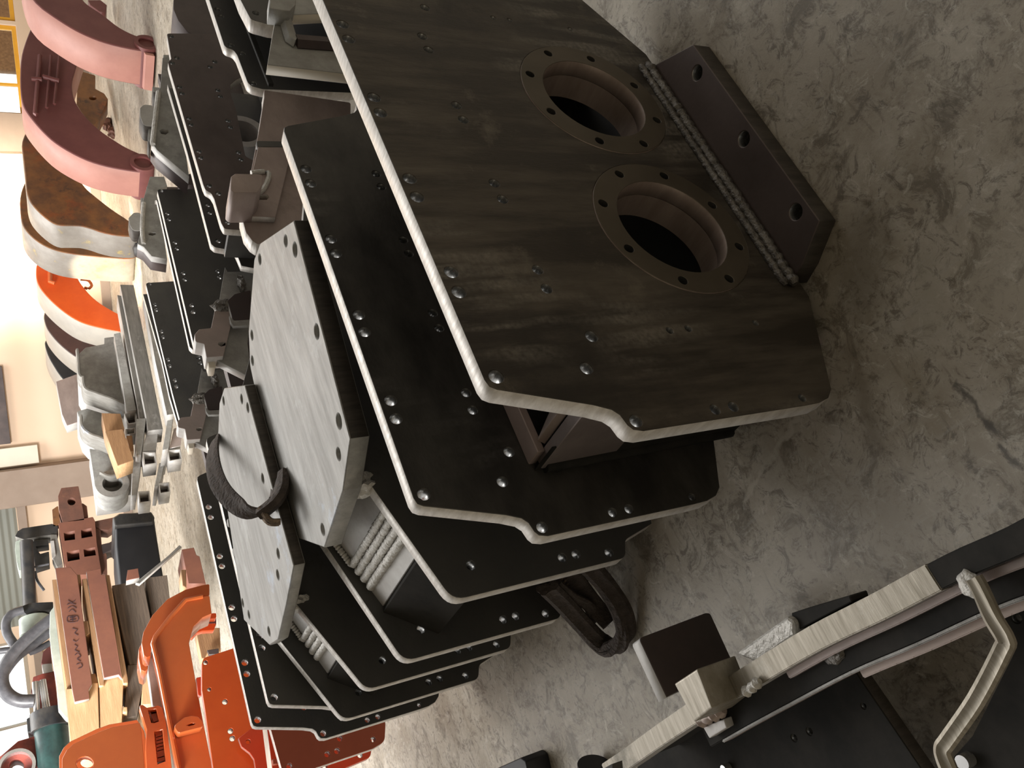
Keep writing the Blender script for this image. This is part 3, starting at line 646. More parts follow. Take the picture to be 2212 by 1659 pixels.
# ------------------------------------------------------------------ curved orange quick hitch
hH = thing_at('quick_hitch', (360, 1500), 5.4, 0, 'glossy orange curved coupler arm with pin ear and ribbed slot', 'excavator coupler')
Q = zc(280, 1250, 4.057, [(700, 45), (640, 55), (490, 95), (330, 180), (200, 320), (120, 470), (105, 560), (125, 670), (150, 690), (185, 680), (190, 590), (235, 490), (480, 185), (620, 150), (700, 150)])
traced('outer_rim', Q, 5.28, 0.16, M['orange'], hH, r=0.01)
Q = zc(280, 1250, 4.057, [(700, 150), (620, 160), (490, 190), (235, 500), (205, 570), (260, 800), (340, 1200), (430, 1700), (470, 2100), (820, 2100), (725, 1659), (640, 1230), (590, 960), (520, 560), (560, 420), (640, 340), (720, 305)])
traced('arm_plate', Q, 5.22, 0.20, M['orange'], hH, r=0.006)
def pxl(pts, Y): return [pY(a, b, Y) for a, b in pts]
tube('weld_bead', pxl(zc(280, 1250, 4.057, [(640, 155), (490, 185), (360, 330), (225, 510), (205, 570), (260, 800), (330, 1160), (400, 1500), (440, 1700)]), 5.215), 0.014, M['orange'], hH, 8)
traced('rear_rim', zc(280, 1250, 4.057, [(105, 560), (80, 620), (80, 700), (100, 800), (135, 815), (160, 790), (165, 700), (130, 690), (108, 640)]), 5.5, 0.25, M['orange'], hH, r=.01)
traced('spine_bar', zc(280, 1250, 4.057, [(175, 680), (205, 660), (290, 1000), (330, 1240), (240, 1130), (205, 1110), (160, 800)]), 5.45, 0.12, M['pale_grey'], hH)
ea = traced('rib_cage', zc(280, 1250, 4.057, [(85, 1110), (115, 1105), (150, 1130), (215, 1120), (250, 1110), (285, 1130), (320, 1260), (360, 1560), (390, 1900), (160, 1900), (140, 1500), (150, 1320)]), 5.35, 0.10, M['orange'], hH,
            holes=[zc(280, 1250, 4.057, [(160, 1150), (235, 1140), (258, 1250), (215, 1265), (190, 1262)]), zc(280, 1250, 4.057, [(215, 1340), (290, 1320), (315, 1600), (245, 1625)])], r=.006)
for i in range(8):
    a, b = zc(280, 1250, 4.057, [(172 + i*5, 1148 + i*14), (238 + i*3, 1142 + i*13)]); box('rib', tuple(pY(b[0], b[1], 5.40) - Vector((0.0, 0, 0.0)) - Vector((.006, 0, 0))), tuple(pY(a[0], a[1], 5.40) + Vector((.010, .06, 0))), M['orange'], hH, 0.002)
for i in range(9):
    a, b = zc(280, 1250, 4.057, [(222 + i*2.5, 1350 + i*30), (300 + i*2.5, 1335 + i*30)]); box('rib', tuple(pY(b[0], b[1], 5.40) - Vector((.008, 0, 0))), tuple(pY(a[0], a[1], 5.40) + Vector((.014, .06, 0))), M['orange'], hH, 0.002)
cage = traced('cage_shade', zc(280, 1250, 4.057, [(150, 1140), (250, 1130), (330, 1640), (230, 1650)]), 5.455, 0.02, M['dark_void'], hH)  # near-black sheet standing in for shade behind the rib slots
Q = zc(120, 1500, 7.9, [(110, 1256), (110, 1100), (190, 950), (300, 850), (740, 640), (960, 560), (1440, 480), (1470, 660), (1520, 1256), (1560, 1700), (110, 1700)])
traced('pin_ear', Q, 5.18, 0.06, M['orange'], hH, holes=[zc(120, 1500, 7.9, [(500 + 150*math.cos(t*math.pi/8), 1180 + 120*math.sin(t*math.pi/8)) for t in range(16)])], r=.01)
traced('pin_ear', [(a-6, b-6) for a, b in Q[:7]] + [(312, 1580), (330, 1700), (130, 1700)], 5.50, 0.06, M['orange'], hH, holes=[zc(120, 1500, 7.9, [(540 + 120*math.cos(t*math.pi/8), 1150 + 100*math.sin(t*math.pi/8)) for t in range(16)])], r=.01)
lq = zc(280, 1250, 4.057, [(385, 1290), (480, 1215), (540, 1200), (600, 1210), (645, 1260), (640, 1300), (560, 1320), (480, 1340), (430, 1355)])
traced('lifting_lug', lq, 5.12, 0.09, M['orange'], hH, r=.02, holes=[zc(280, 1250, 4.057, [(500, 1285), (540, 1265), (580, 1268), (560, 1282), (520, 1290)])])
# orange bucket linkage ribs seen through the arm opening
hL = thing_at('linkage_plate', (447, 1345), 5.75, 0, 'stacked bright orange linkage plates seen inside the curved arm opening', 'linkage')
traced('linkage_arm', zc(280, 1250, 4.057, [(560, 400), (620, 330), (690, 305), (760, 300), (760, 345), (680, 350), (640, 400)]), 5.60, 0.06, M['hot_orange'], hL, r=.01)
traced('linkage_arm', zc(280, 1250, 4.057, [(530, 490), (600, 420), (680, 395), (760, 390), (740, 450), (640, 455), (590, 470), (545, 520)]), 5.72, 0.06, M['hot_orange'], hL, r=.01)
traced('linkage_pin_plate', zc(280, 1250, 4.057, [(545, 470), (650, 375), (760, 345), (760, 395), (650, 420)]), 5.80, 0.05, M['primer'], hL)

# ================================================================== SECOND ROW: housings lying on their sides
def row_plate(px, Y, mats, parent, holes=(), depth=TH): return traced('side_plate', px, Y, depth, mats, parent, holes=holes)
# F : top right
hF = empty('breaker_housing', (3.1, 2.4, 0), 'dark stepped housing at the picture edge, joined to the taupe rounded plate', 'machine housing')
fx = pY(452, 0, 2.234)
F_top = tY([(452, 0), (484, 97, .02), (490, 103, .02), (504, 107, .03), (512, 118, .03), (535, 178, .03), (544, 186, .03), (567, 192)], 2.234)
zt = F_top[0][1]
polyF = [(5.2, zt + (zt-F_top[1][1])*0.5)] + F_top + [(pY(760, 200, 2.234).x, pY(760, 200, 2.234).z), (3.0, 0.0), (5.2, 0.0)]
slabY('side_plate', polyF, 2.234, TH, [M['black'], M['edge']], hF, [(pY(a, b, 2.234).x, pY(a, b, 2.234).z, r) for a, b, r in
     [(470, 20, .012), (477, 35, .012), (499, 97, .012), (523, 115, .012), (547, 180, .012)]])
webX('ridge_web', (pY(579, 188, 2.1).x, pY(579, 188, 2.1).z), (pY(508, 0, 2.1).x + 1.2, pY(508, 0, 2.1).z + .03), -0.02, 2.085, 2.10, M['matte_black'], hF)
tp = zc(460, 180, 4.367, [(480, 60), (482, 130), (440, 400), (365, 800), (300, 1010), (268, 1130), (270, 1250), (310, 1400), (370, 1480), (430, 1520), (560, 1450), (700, 1380), (830, 1290), (900, 1000), (1300, 600), (1300, 180)])
tpl = traced('nose_plate', tp, 2.168, 0.06, [M['taupe'], M['edge']], hF, r=0.01); tpl['label'] = 'taupe plate with rounded end'
traced('doubler_plate', zc(460, 180, 4.367, [(425, 600), (380, 800), (335, 1040), (285, 1250), (590, 1262), (640, 1060), (740, 640), (700, 600)]), 2.140, 0.028, [M['taupe'], M['edge']], hF,
       holes=[zc(460, 180, 4.367, [(435, 1047), (510, 1047), (527, 1070), (510, 1095), (435, 1095), (416, 1070)])])
traced('slot_bar', zc(460, 180, 4.367, [(410, 545), (430, 540), (700, 545), (700, 600), (430, 595), (412, 575)]), 2.143, 0.025, M['black'], hF)
kn = traced('stop_block', zc(460, 180, 4.367, [(170, 880), (210, 850), (470, 855), (465, 960), (420, 1030), (200, 1030), (165, 1000)]), 2.03, 0.14, [M['taupe'], M['taupe']], hF, r=.012)
kb = [pY(*p, 2.135) for p in zc(460, 180, 4.367, [(360, 845), (515, 838), (515, 920), (450, 1025), (330, 1050)])]
tube('weld_bead', kb, 0.009, M['white_weld'], kn, 8, k=4)
# nearer grey spine plate with boxed pocket, right of the gap
hS = empty('spine_weldment', (2.9, 1.65, 0), 'grey steel weldment with dark pocket behind the nearest housing, near photo border', 'machine frame')
YS = 1.70
traced('spine_plate', zc(400, 0, 5.53, [(1050, 0), (1090, 130), (985, 770), (2100, 900), (2600, 900), (2600, -200), (1050, -200)]), YS, 0.04, [M['grey'], M['white_trim']], hS,
       holes=[zc(400, 0, 5.53, [(1200, 180), (1330, 430), (2350, 520), (2350, 130)])])
traced('pocket_shade', zc(400, 0, 5.53, [(1150, 120), (1250, 520), (2500, 620), (2500, 60)]), YS+0.10, 0.02, M['dark_void'], hS)  # near-black sheet painting the pocket's inner shade
tube('pocket_bevel', [pY(*p, YS-0.005) for p in zc(400, 0, 5.53, [(1175, 170), (1275, 500), (1320, 520)])], 0.022, M['grey'], hS, 6)
tube('pocket_bevel', [pY(*p, YS-0.005) for p in zc(400, 0, 5.53, [(1320, 510), (2500, 600)])], 0.026, M['dark_brown'], hS, 6)
traced('cap_block', zc(400, 0, 5.53, [(1010, 100), (1250, 130), (1320, 60), (1330, -60), (1010, -60)]), YS-0.06, 0.06, M['grey'], hS)
bead('weld_bead', pY(*zc(400, 0, 5.53, [(1145, 140)])[0], YS-.005), pY(*zc(400, 0, 5.53, [(1150, 290)])[0], YS-.005), 0.014, M['white_weld'], hS)
hF2 = empty('breaker_housing', (3.2, 2.0, 0), 'short stepped housing end with thick bright edge at the photo border', 'machine housing')
f2 = tY([(520, 0), (541, 40, .02), (550, 44, .02), (583, 53)], 1.98)
slabY('side_plate', [(5.0, f2[0][1]+0.02)] + f2 + [(f2[-1][0], 0.0), (5.0, 0.0)], 1.98, 0.06, [M['black'], M['edge']], hF2, [(pY(553, 28, 1.98).x, pY(553, 28, 1.98).z, .013)])
slabY('side_plate', [(2.68, 0.04), (2.68, 0.45, .06), (4.9, 0.45), (4.9, 0.04)], 1.90, 0.03, [M['black'], M['flame_cut']], hF2)
# G : brown black plate pair
hG = empty('breaker_housing', (3.6, 3.2, 0), 'brown black stepped housing with holes, in front of the dusty grey cone plate', 'machine housing')
G_px = zc(260, 0, 2.963, [(297, 213, .02), (325, 375), (305, 398, .02), (312, 430), (530, 1180, .02), (545, 1215, .02), (580, 1235, .03), (600, 1270, .02), (645, 1425, .02), (665, 1462, .02), (690, 1466), (780, 1472)])
Gt = tY(G_px, 3.02)
Gb = tY(zc(260, 0, 2.963, [(800, 1000), (740, 700), (705, 590), (705, 540), (740, 510), (800, 480), (760, 215)]), 3.02, .03)
slabY('side_plate', Gt + [(2.90, 0.05), (3.05, 0.05)] + Gb, 3.02, TH, [M['brown_plate'], M['edge']], hG,
      [(pY(a, b, 3.02).x, pY(a, b, 3.02).z, .0135) for a, b in zc(260, 0, 2.963, [(327, 232), (333, 403), (363, 370), (380, 556), (395, 597), (440, 757), (452, 797), (503, 967), (514, 1008), (568, 1187), (628, 1237), (686, 1422), (605, 395), (575, 427), (625, 577), (640, 615), (690, 772), (705, 812), (758, 975), (772, 1018)])])
G2_px = zc(260, 0, 2.963, [(303, 540, .01), (318, 538, .01), (430, 980), (580, 1560, .02), (605, 1582, .02), (735, 1605, .03), (755, 1650, .02), (775, 1700)])
slabY('side_plate', tY([(367, 190), (362, 182)] + G2_px[2:], 3.36) + [(2.8, 0.05), (4.3, 0.05)], 3.36, TH, [M['black'], M['edge']], hG,
      [(pY(a, b, 3.36).x, pY(a, b, 3.36).z, .0135) for a, b in zc(260, 0, 2.963, [(560, 1311), (573, 1360), (627, 1541)])])
webX('end_web', (3.0, 0.05), (3.05, 0.60), 0.03, 3.02+TH, 3.36, M['black'], hG)
cyl('inner_ring', pY(524, 283, 3.20), pY(524, 283, 3.20) + Vector((0, 0.14, 0)), 0.125, M['pale_grey'], hG, None, 32, 0.085)
webX('inner_floor_web', (3.05, 0.12), (4.3, 0.12), 0.03, 3.02+TH, 3.36, M['black'], hG)
# H pair, I pair
def rowpair(name, px1, Y1, px2, Y2, zb, label, holes1_, parent_x, group=None, x_end=4.3):
    h = empty(name, (parent_x, (Y1+Y2)/2, 0), label, 'machine housing', group)
    for px, Y, hs in ((px1, Y1, holes1_), (px2, Y2, ())):
        t = tY(px, Y); xe = t[0][0]
        slabY('side_plate', t + [(t[-1][0], zb), (xe+0.02, zb)], Y, TH, [M['black'], M['edge']], h, [(pY(a, b, Y).x, pY(a, b, Y).z, .0145) for a, b in hs])
    webX('end_web', (tY(px1, Y1)[-1][0]+0.12, zb+.02), (tY(px1, Y1)[-1][0]+0.12, 0.55), 0.03, Y1+TH, Y2, M['black'], h)
    return h
Hh = zc(0, 400, 3.687, [(1285, 45), (1332, 223), (1344, 270), (1393, 455), (1407, 503), (1458, 700), (1470, 750), (1525, 955), (1537, 1008), (1730, 685), (1745, 733)])
rowpair('breaker_housing', zc(0, 400, 3.687, [(1250, 32, .02), (1290, 190), (1542, 1262, .02), (1560, 1275, .02), (1640, 1290)]), 3.977,
        zc(0, 400, 3.687, [(1230, 118, .01), (1250, 118, .01), (1510, 1285, .02), (1535, 1310, .02), (1640, 1330)]), 4.33, 0.03,
        'black plate housing in the second row, straight behind the heat tinted hook bracket', Hh, 3.6)
Ih = zc(0, 400, 3.687, [(1191, 786), (1231, 952), (1241, 995), (1283, 1167), (1294, 1212), (1336, 1391), (1348, 1441), (1390, 1556), (1402, 1605), (1580, 1375), (1593, 1420)]) 
rowpair('breaker_housing', zc(0, 400, 3.687, [(1160, 778, .02), (1200, 940), (1375, 1660), (1440, 1900, .03), (1520, 1920)]), 4.96,
        zc(0, 400, 3.687, [(1140, 868), (1290, 1400), (1350, 1680), (1425, 1930), (1500, 1940)]), 5.32, 0.03,
        'farthest black plate housing of the second row, beside the grey beam stack', Ih, 3.8)
# bracket plates with lifting hooks (lying spines)
K = 3.95
def hook_bracket(oy, ox, s, Y, label, tint):
    T = lambda pts: [(a*s + ox, b*s + oy) for a, b in zc(380, 540, K, pts)]
    q = pY(*T([(450, 800)])[0], Y)
    h = empty('hook_bracket', (q.x, Y, 0), label, 'bracket')
    traced('hook_plate', T([(165, 770), (160, 720), (200, 675), (300, 665), (330, 520), (450, 512), (470, 640), (405, 905), (260, 915), (240, 800), (175, 785)]), Y, 0.10, [tint, M['pale_grey']], h, r=.006,
           holes=[T([(365, 790), (400, 785), (420, 790), (420, 812), (385, 820), (362, 808)])])
    traced('gusset_plate', T([(470, 640), (625, 650), (612, 800), (640, 1010), (600, 1068), (340, 935), (405, 905)]), Y+0.03, 0.05, [M['grey'], M['pale_grey']], h)
    traced('tail_block', T([(262, 915), (322, 915), (340, 985), (330, 1005), (285, 1005)]), Y+0.04, 0.07, M['white_trim'], h)
    traced('pocket_box', T([(440, 430), (500, 375), (640, 340), (640, 590), (500, 600), (480, 580)]), Y-0.03, 0.11, [M['dark_brown'], M['pale_grey']], h, r=.008)
    traced('pocket_rim', T([(455, 560), (490, 600), (640, 595), (640, 645), (490, 650), (465, 615)]), Y-0.035, 0.02, M['grey'], h)
    traced('upper_plate', T([(418, 145), (440, 185), (700, 180), (700, 400), (440, 430), (370, 430)]), Y+0.02, 0.06, [M['grey'], M['flame_cut']], h)
    box('stand', (q.x-.15, Y+.16, 0), (q.x+.15, Y+.22, q.z), M['dark_brown'], h)
    a, b = T([(400, 480)])[0]; lump('weld_lump', tuple(pY(a, b, Y)), (0.03, 0.03, 0.05), M['weld'], h, 5, .25)
    a, b = T([(560, 290)])[0]; lump('weld_lump', tuple(pY(a, b, Y)), (0.05, 0.03, 0.02), M['weld'], h, 7, .25)
    return h
hook_bracket(0, 0, 1.0, 3.46, 'heat tinted hook bracket with slot, standing left of the big pale flange', M['dusty_pink'])
hook_bracket(332.8, 46.9, 0.80, 4.30, 'smaller looking heat tinted hook bracket, between the beam stack and webbing loop', M['dusty_pink'])
def cone_bracket(px_face, px_lug, px_ridge, slot, Y, label, extra=None):
    q = pY(*px_face[0], Y); h = empty('cone_bracket', (q.x, Y, 0), label, 'bracket')
    traced('face_plate', px_face, Y, 0.06, [M['grey'], M['pale_grey']], h, holes=[slot])
    traced('lug', px_lug, Y+0.03, 0.12, [M['pale_grey'], M['flame_cut']], h, r=.03)
    tube('weld_bead', [pY(a, b, Y-.005) for a, b in px_ridge], 0.016, M['white_weld'], h, 8, k=4)
    box('stand', (q.x-.3, Y+.20, 0), (q.x+.1, Y+.26, q.z), M['dark_brown'], h)
    traced('stand_web', px_face, Y+.06, .15, [M['dark_brown'], M['dark_brown']], h)
    for e_ in (extra or []): traced('block', e_, Y+0.05, 0.12, [M['grey'], M['flame_cut']], h)
    return h
c6 = lambda pts: zc(260, 0, 2.963, pts)
cone_bracket(c6([(270, 370), (335, 355), (440, 1130), (235, 960), (200, 910), (225, 600), (255, 560)]), c6([(125, 745), (125, 690), (150, 668), (200, 672), (230, 690), (225, 810), (150, 805)]),
             c6([(245, 590), (225, 760), (208, 925)]), c6([(250, 835), (270, 825), (305, 830), (312, 845), (290, 860), (262, 855)]), 3.72,
             'grey cone shaped bracket plate with rounded lug beneath the red primed arms', [c6([(205, 555), (258, 560), (250, 600), (210, 585)]), c6([(275, 350), (318, 350), (318, 375), (280, 375)]), c6([(180, 810), (200, 815), (195, 925), (175, 890)])])
cone_bracket(c6([(190, 1130), (280, 1130), (300, 1190), (235, 1220), (300, 1659), (200, 1640), (150, 1580), (110, 1560), (130, 1480), (140, 1300)]), c6([(60, 1440), (52, 1395), (85, 1360), (130, 1360), (135, 1480), (80, 1475)]),
             c6([(150, 1300), (140, 1450), (148, 1560)]), c6([(178, 1493), (190, 1485), (225, 1488), (228, 1500), (205, 1507), (182, 1503)]), 5.0,
             'pale grey cone bracket with lug between yellow worn arm and black plates', [c6([(130, 1265), (172, 1270), (170, 1305), (135, 1300)])])
traced('base_block', [(393, 378), (430, 372), (440, 400), (385, 398)], 4.1, 0.2, [M['dark_brown'], M['dark_brown']], None, 'dark steel block lying between the grey brackets of the second row', 'block')
tdk = traced('curved_shell', c6([(340, 0), (340, 60), (370, 130), (430, 205), (470, 220), (640, 215), (640, -60), (345, -60)]), 3.3, 0.25, [M['dark_brown'], M['dark_brown']], None, 'dark brown curved shell plate above the stepped plate, at photo border', 'shell')

# ================================================================== CURVED ARMS standing in a row
XT = 7.75
def chaikin(px, it=2):
    for _ in range(it):
        out = []
        for a, b in zip(px, px[1:] + px[:1]): out += [(a[0]*.75+b[0]*.25, a[1]*.75+b[1]*.25), (a[0]*.25+b[0]*.75, a[1]*.25+b[1]*.75)]
        px = out
    return px
def arm(px, Y, w, side, band, label, group=None, extra=None):
    px = chaikin(px); t = tY(px, Y); xs = [p[0] for p in t]; h = empty('excavator_boom', (max(xs), Y + w/2, 0), label, 'excavator arm', group)
    o = traced('arm_body', px, Y, w, [side, band], h, r=0.0, bev=0.012)
    if extra: extra(h, Y, w)
    return h
z1 = lambda pts: zc(0, 0, 3.687, pts)
z2 = lambda pts: zc(0, 400, 3.687, pts)
def eye_at(x, y, rp, ri):
    def f(h, Y, w):
        q = pY(x, y, Y-0.03); cyl('pin_boss', q, q + Vector((0, w+0.06, 0)), rp, M['primer'], h, None, 36, ri)
    return f
def hook1_extra(h, Y, w):
    q = pY(317, 91, Y-0.03); cyl('pin_boss', q, q + Vector((0, w+0.06, 0)), 0.115, M['primer'], h, None, 36, 0.078)
    a, b = pY(311, 112, Y), pY(331, 116, Y); hexa('tip_pad', [(a.x, Y, a.z), (b.x, Y, b.z), (b.x-.04, Y, b.z-.01), (a.x-.04, Y, a.z-.01)], [(a.x, Y+w, a.z), (b.x, Y+w, b.z), (b.x-.04, Y+w, b.z-.01), (a.x-.04, Y+w, a.z-.01)], M['primer_top'], h)
hook1 = z1([(240, 0), (500, 182), (660, 272), (860, 350), (1145, 408), (1235, 400), (1258, 345), (1240, 312), (1110, 293), (1000, 245), (920, 195), (830, 120), (740, 62), (680, 20), (640, -30), (560, -250), (560, -420), (640, -700), (250, -800), (150, -500), (150, -250)])
wA = pX(312, 187, pY(312, 111, 5.75).x).y - 5.75
arm(hook1, 5.75, wA, M['primer'], M['primer_top'], 'nearest red primed curved arm, cut by the photo border', None, hook1_extra)
def hook2_extra(h, Y, w):
    q = pY(309, 350, Y-0.03); cyl('pin_boss', q, q + Vector((0, w+0.06, 0)), 0.13, M['primer'], h, None, 36, 0.09)
    for (a, b, r) in (((86, 120), (76, 246), .022), ((110, 120), (100, 232), .014), ((128, 120), (117, 224), .014)):
        tube('hydraulic_pipe', [pY(*a, Y-.04), pY(*b, Y-.04), pY(b[0]+4, b[1]+2, Y-.04)], r, M['primer'], h, 8)
    for (a, b) in (((68, 170), (90, 172)), ((92, 165), (128, 175))):
        tube('pipe_clamp', [pY(*a, Y-.05), pY(*b, Y-.05)], .026, M['primer'], h, 8)
hook2 = z1([(215, 290), (165, 450), (158, 640), (165, 760), (185, 850), (230, 920), (330, 1040), (450, 1150), (670, 1272), (870, 1333), (1108, 1370), (1205, 1372), (1222, 1310), (1200, 1250), (1130, 1228), (1000, 1170), (920, 1120), (800, 1040), (700, 950), (620, 850), (580, 760), (570, 660), (600, 560), (640, 420), (700, 250), (300, 100)])
Y2 = 7.0; w2 = pX(300, 428, pY(301, 372, Y2).x).y - Y2
arm(hook2, Y2, w2, M['primer'], M['primer_top'], 'red primed curved arm carrying three pipes on its side', None, hook2_extra)
Y3 = 8.05
hook3 = [(45, 300), (50, 340), (54, 377), (58, 427), (81, 457), (119, 487), (150, 487), (181, 488), (233, 507), (291, 512), (297, 505), (283, 478), (244, 454), (206, 424), (179, 401), (165, 370), (160, 330), (180, 290), (80, 250)]
w3 = max(0.3, pX(289, 560, pY(291, 512, Y3).x).y - Y3)
def hook3_extra(h, Y, w):
    q = pY(302, 528, Y+.1); lump('tip_tooth', (q.x, q.y+.1, q.z), (.07, .12, .07), M['machine_black'], h, 3, .1)
arm(hook3, Y3, w3, M['worn_yellow'], M['worn_band'], 'worn yellow brown curved arm next to the red primed arms', None, hook3_extra)
Y4 = 9.15
hook4 = [(42, 420), (44, 470), (52, 495), (79, 522), (117, 541), (163, 550), (230, 556), (292, 560), (294, 545), (260, 520), (180, 490), (150, 450), (150, 400), (60, 380)]
w4 = max(0.3, pX(292, 612, pY(292, 560, Y4).x).y - Y4)
arm(hook4, Y4, w4, M['worn_yellow'], M['worn_band'], 'worn curved arm with patch of bright sunlight on its lower end')
z5 = lambda pts: zc(0, 560, 5.53, pts)
Y5 = 10.3
hook5 = z5([(440, 40), (425, 130), (430, 240), (480, 355), (600, 495), (760, 632), (920, 735), (1080, 792), (1380, 862), (1560, 880), (1560, 720), (1390, 640), (1200, 530), (1080, 430), (980, 310), (930, 235), (890, 100), (900, -60), (600, -100)])
w5 = max(0.35, pX(190, 746, pY(195, 704, Y5).x).y - Y5)
def hook5_extra(h, Y, w):
    tube('hydraulic_pipe', [pY(*p, Y-.05) for p in z5([(600, 120), (600, 270), (655, 285)])], .03, M['orange'], h, 8)
    tube('guard_loop', [pY(*p, Y+.1) for p in z5([(960, 240), (1050, 250), (1095, 310), (1060, 350), (1010, 340)])], .02, M['orange'], h, 8, k=3)
arm(hook5, Y5, w5, M['hot_orange'], M['cream_band'], 'bright orange sided curved arm with cream band behind the sunlit arm', None, hook5_extra)
Y6 = 11.4
hook6 = z5([(515, 660), (535, 760), (570, 850), (700, 1010), (900, 1170), (1150, 1290), (1300, 1290), (1300, 1100), (1100, 950), (900, 700), (800, 500), (600, 500)])
arm(hook6, Y6, 0.42, M['dark_brown'], M['cream_band'], 'dark brown sided curved arm behind the orange one')
Y7 = 12.1
hook7 = z5([(528, 960), (545, 1070), (590, 1190), (740, 1430), (900, 1560), (1200, 1560), (1000, 1300), (850, 1000), (700, 880)])
hook7 = [(min(a, 175), b) for a, b in hook7]
arm(hook7, Y7, 0.5, M['dark_void'], M['cream_band'], 'farthest curved arm, near black side, almost hidden by the grey castings')
# yellow linkage and rusty scrap under the arms
hy = thing_at('yellow_linkage', (205, 200), 8.0, 0, 'yellow brown linkage with pin eye seen below the primed arms', 'linkage')
traced('linkage_body', z1([(620, 560), (760, 600), (755, 705), (830, 745), (860, 790), (840, 840), (780, 960), (740, 1000), (690, 960), (610, 830)]), 8.3, 0.25, M['worn_yellow'], hy, r=.03,
       holes=[z1([(740+32*math.cos(t*math.pi/6), 780+18*math.sin(t*math.pi/6)) for t in range(12)])])
for i, (a, b) in enumerate(z1([(850, 985), (905, 1060), (975, 1140)])):
    q = pY(a, b, 8.8); o = lump('scrap_lump', (q.x, q.y, q.z), (0.09, .08, .07), M['rust'], None, 20+i, .3); ids(o, ['rusty scrap lump nearest the yellow linkage', 'middle one of three rusty scrap lumps beneath primed arm', 'rusty scrap lump nearest the pale floor, below primed arm'][i], 'scrap', 'rusty scrap under the primed arm')
traced('boom_tip', z1([(700, 0), (800, 0), (850, 40), (830, 100), (790, 90), (720, 40)]), 7.0, 0.2, M['primer'], None, 'dark primed arm end seen above the first curved arm at top border', 'arm end')

# ================================================================== WEBBING SLINGS
def ribbon_me(path, half_w, half_t, n=10):
    """flat band: path = [(point, width direction)]"""
    me = bpy.data.meshes.new('band'); bm = bmesh.new(); rings = []
    P = [Vector(p) for p, _ in path]
    for i, (p, wv) in enumerate(path):
        a = P[max(i-1, 0)]; b = P[min(i+1, len(P)-1)]; t = (b-a).normalized(); wv = Vector(wv); wv = (wv - t*wv.dot(t)).normalized(); nn = t.cross(wv)
        hw = half_w[i] if isinstance(half_w, list) else half_w
        prof_ = [(1, 0.5), (0.6, 1.0), (0.2, 0.75), (-0.2, 0.75), (-0.6, 1.0), (-1, 0.5), (-1, -0.5), (-0.6, -1.0), (-0.2, -0.75), (0.2, -0.75), (0.6, -1.0), (1, -0.5)]
        rings.append([bm.verts.new(Vector(p) + wv*hw*a_ + nn*half_t*b_) for a_, b_ in prof_])
    for A, B in zip(rings, rings[1:]):
        for k in range(12): bm.faces.new((A[k], A[(k+1) % 12], B[(k+1) % 12], B[k]))
    bm.faces.new(rings[0][::-1]); bm.faces.new(rings[-1]); bmesh.ops.recalc_face_normals(bm, faces=bm.faces); bm.to_mesh(me); bm.free(); return me
def band(name, pts, wdirs, hw, ht, mt, parent, k=6):
    P = smooth_path(pts, k); n = len(pts)-1; path = []
    for i, p in enumerate(P):
        q = i/k; j = min(int(q), n-1); f = q-j; w = Vector(wdirs[j]).lerp(Vector(wdirs[min(j+1, n)]), f); path.append((p, w))
    return link(name, ribbon_me(path, hw, ht), mt, parent, True)
# loop over the two pale flanges
hw1 = thing_at('webbing_sling', (585, 1090), 2.55, 0.90, 'worn black webbing loop arching over the two pale flanges', 'lifting sling')
pA = lambda px, Y: pY(px[0], px[1], Y)
loop = [pA((605, 1062), 2.50), pA((590, 1098), 2.50), pA((540, 1105), 2.52), pA((500, 1082), 2.58), pA((470, 1040), 2.66), pA((459, 990), 2.78), pA((466, 950), 2.92), pA((486, 935), 3.05), pA((500, 925), 3.12)]
band('sling_band', loop, [(0, 1, .2), (0.2, 1, .3), (0.2, .9, .3), (0.3, .8, .5), (0.3, .8, .5), (.2, .9, .4), (0, 1, .3), (0, 1, .2), (0, 1, .2)], [0.028]*9 + [0.030]*40, 0.008, M['sling'], hw1)
band('folded_end', [pA((606, 1040), 2.38), pA((600, 1075), 2.36), pA((570, 1105), 2.40)], [(.3, 1, 0), (.3, 1, 0), (.3, 1, 0)], 0.055, 0.020, M['sling'], hw1)
band('frayed_end', [pA((562, 1100), 2.37), pA((582, 1126), 2.36), pA((604, 1128), 2.36)], [(.3, 1, 0), (.3, 1, 0), (.3, 1, 0)], 0.016, 0.010, M['sling_frayed'], hw1)
# loop hanging to the floor between the flanged side plates
hw2 = thing_at('webbing_sling', (1330, 1370), 2.3, 0.0, 'bundled black webbing loop drooping onto the floor beside the front row', 'lifting sling')
def sf(px, z, w=0): return pZ(px[0], px[1], z)
outer = [sf((1215, 1195), .26), sf((1262, 1215), .20), sf((1310, 1265), .10), sf((1345, 1320), .05), sf((1352, 1365), .035), sf((1332, 1390), .035), sf((1300, 1388), .05), sf((1260, 1350), .12), sf((1215, 1300), .22), sf((1185, 1270), .30)]
band('sling_band', outer, [(0, .5, 1)]*3 + [(.1, .5, 1)]*4 + [(0, .4, 1)]*3, 0.030, 0.016, M['sling'], hw2)
inner = [p + Vector((.012, -.03, .010)) for p in outer]
band('sling_band', [p + Vector((.02*math.sin(i), .012, .012)) for i, p in enumerate(outer)], [(.2, 1, .6)]*10, 0.020, 0.011, M['sling'], hw2)
band('sling_band', [sf((1200, 1262), .27), sf((1235, 1290), .19), sf((1272, 1310), .11), sf((1278, 1342), .07), sf((1262, 1348), .09)], [(0, .5, 1)]*5, 0.018, 0.008, M['sling'], hw2)
band('sling_band', [sf((1215, 1215), .24), sf((1262, 1280), .12), sf((1290, 1315), .07), sf((1318, 1345), .05)], [(.1, .6, 1)]*4, 0.030, 0.010, M['sling'], hw2)
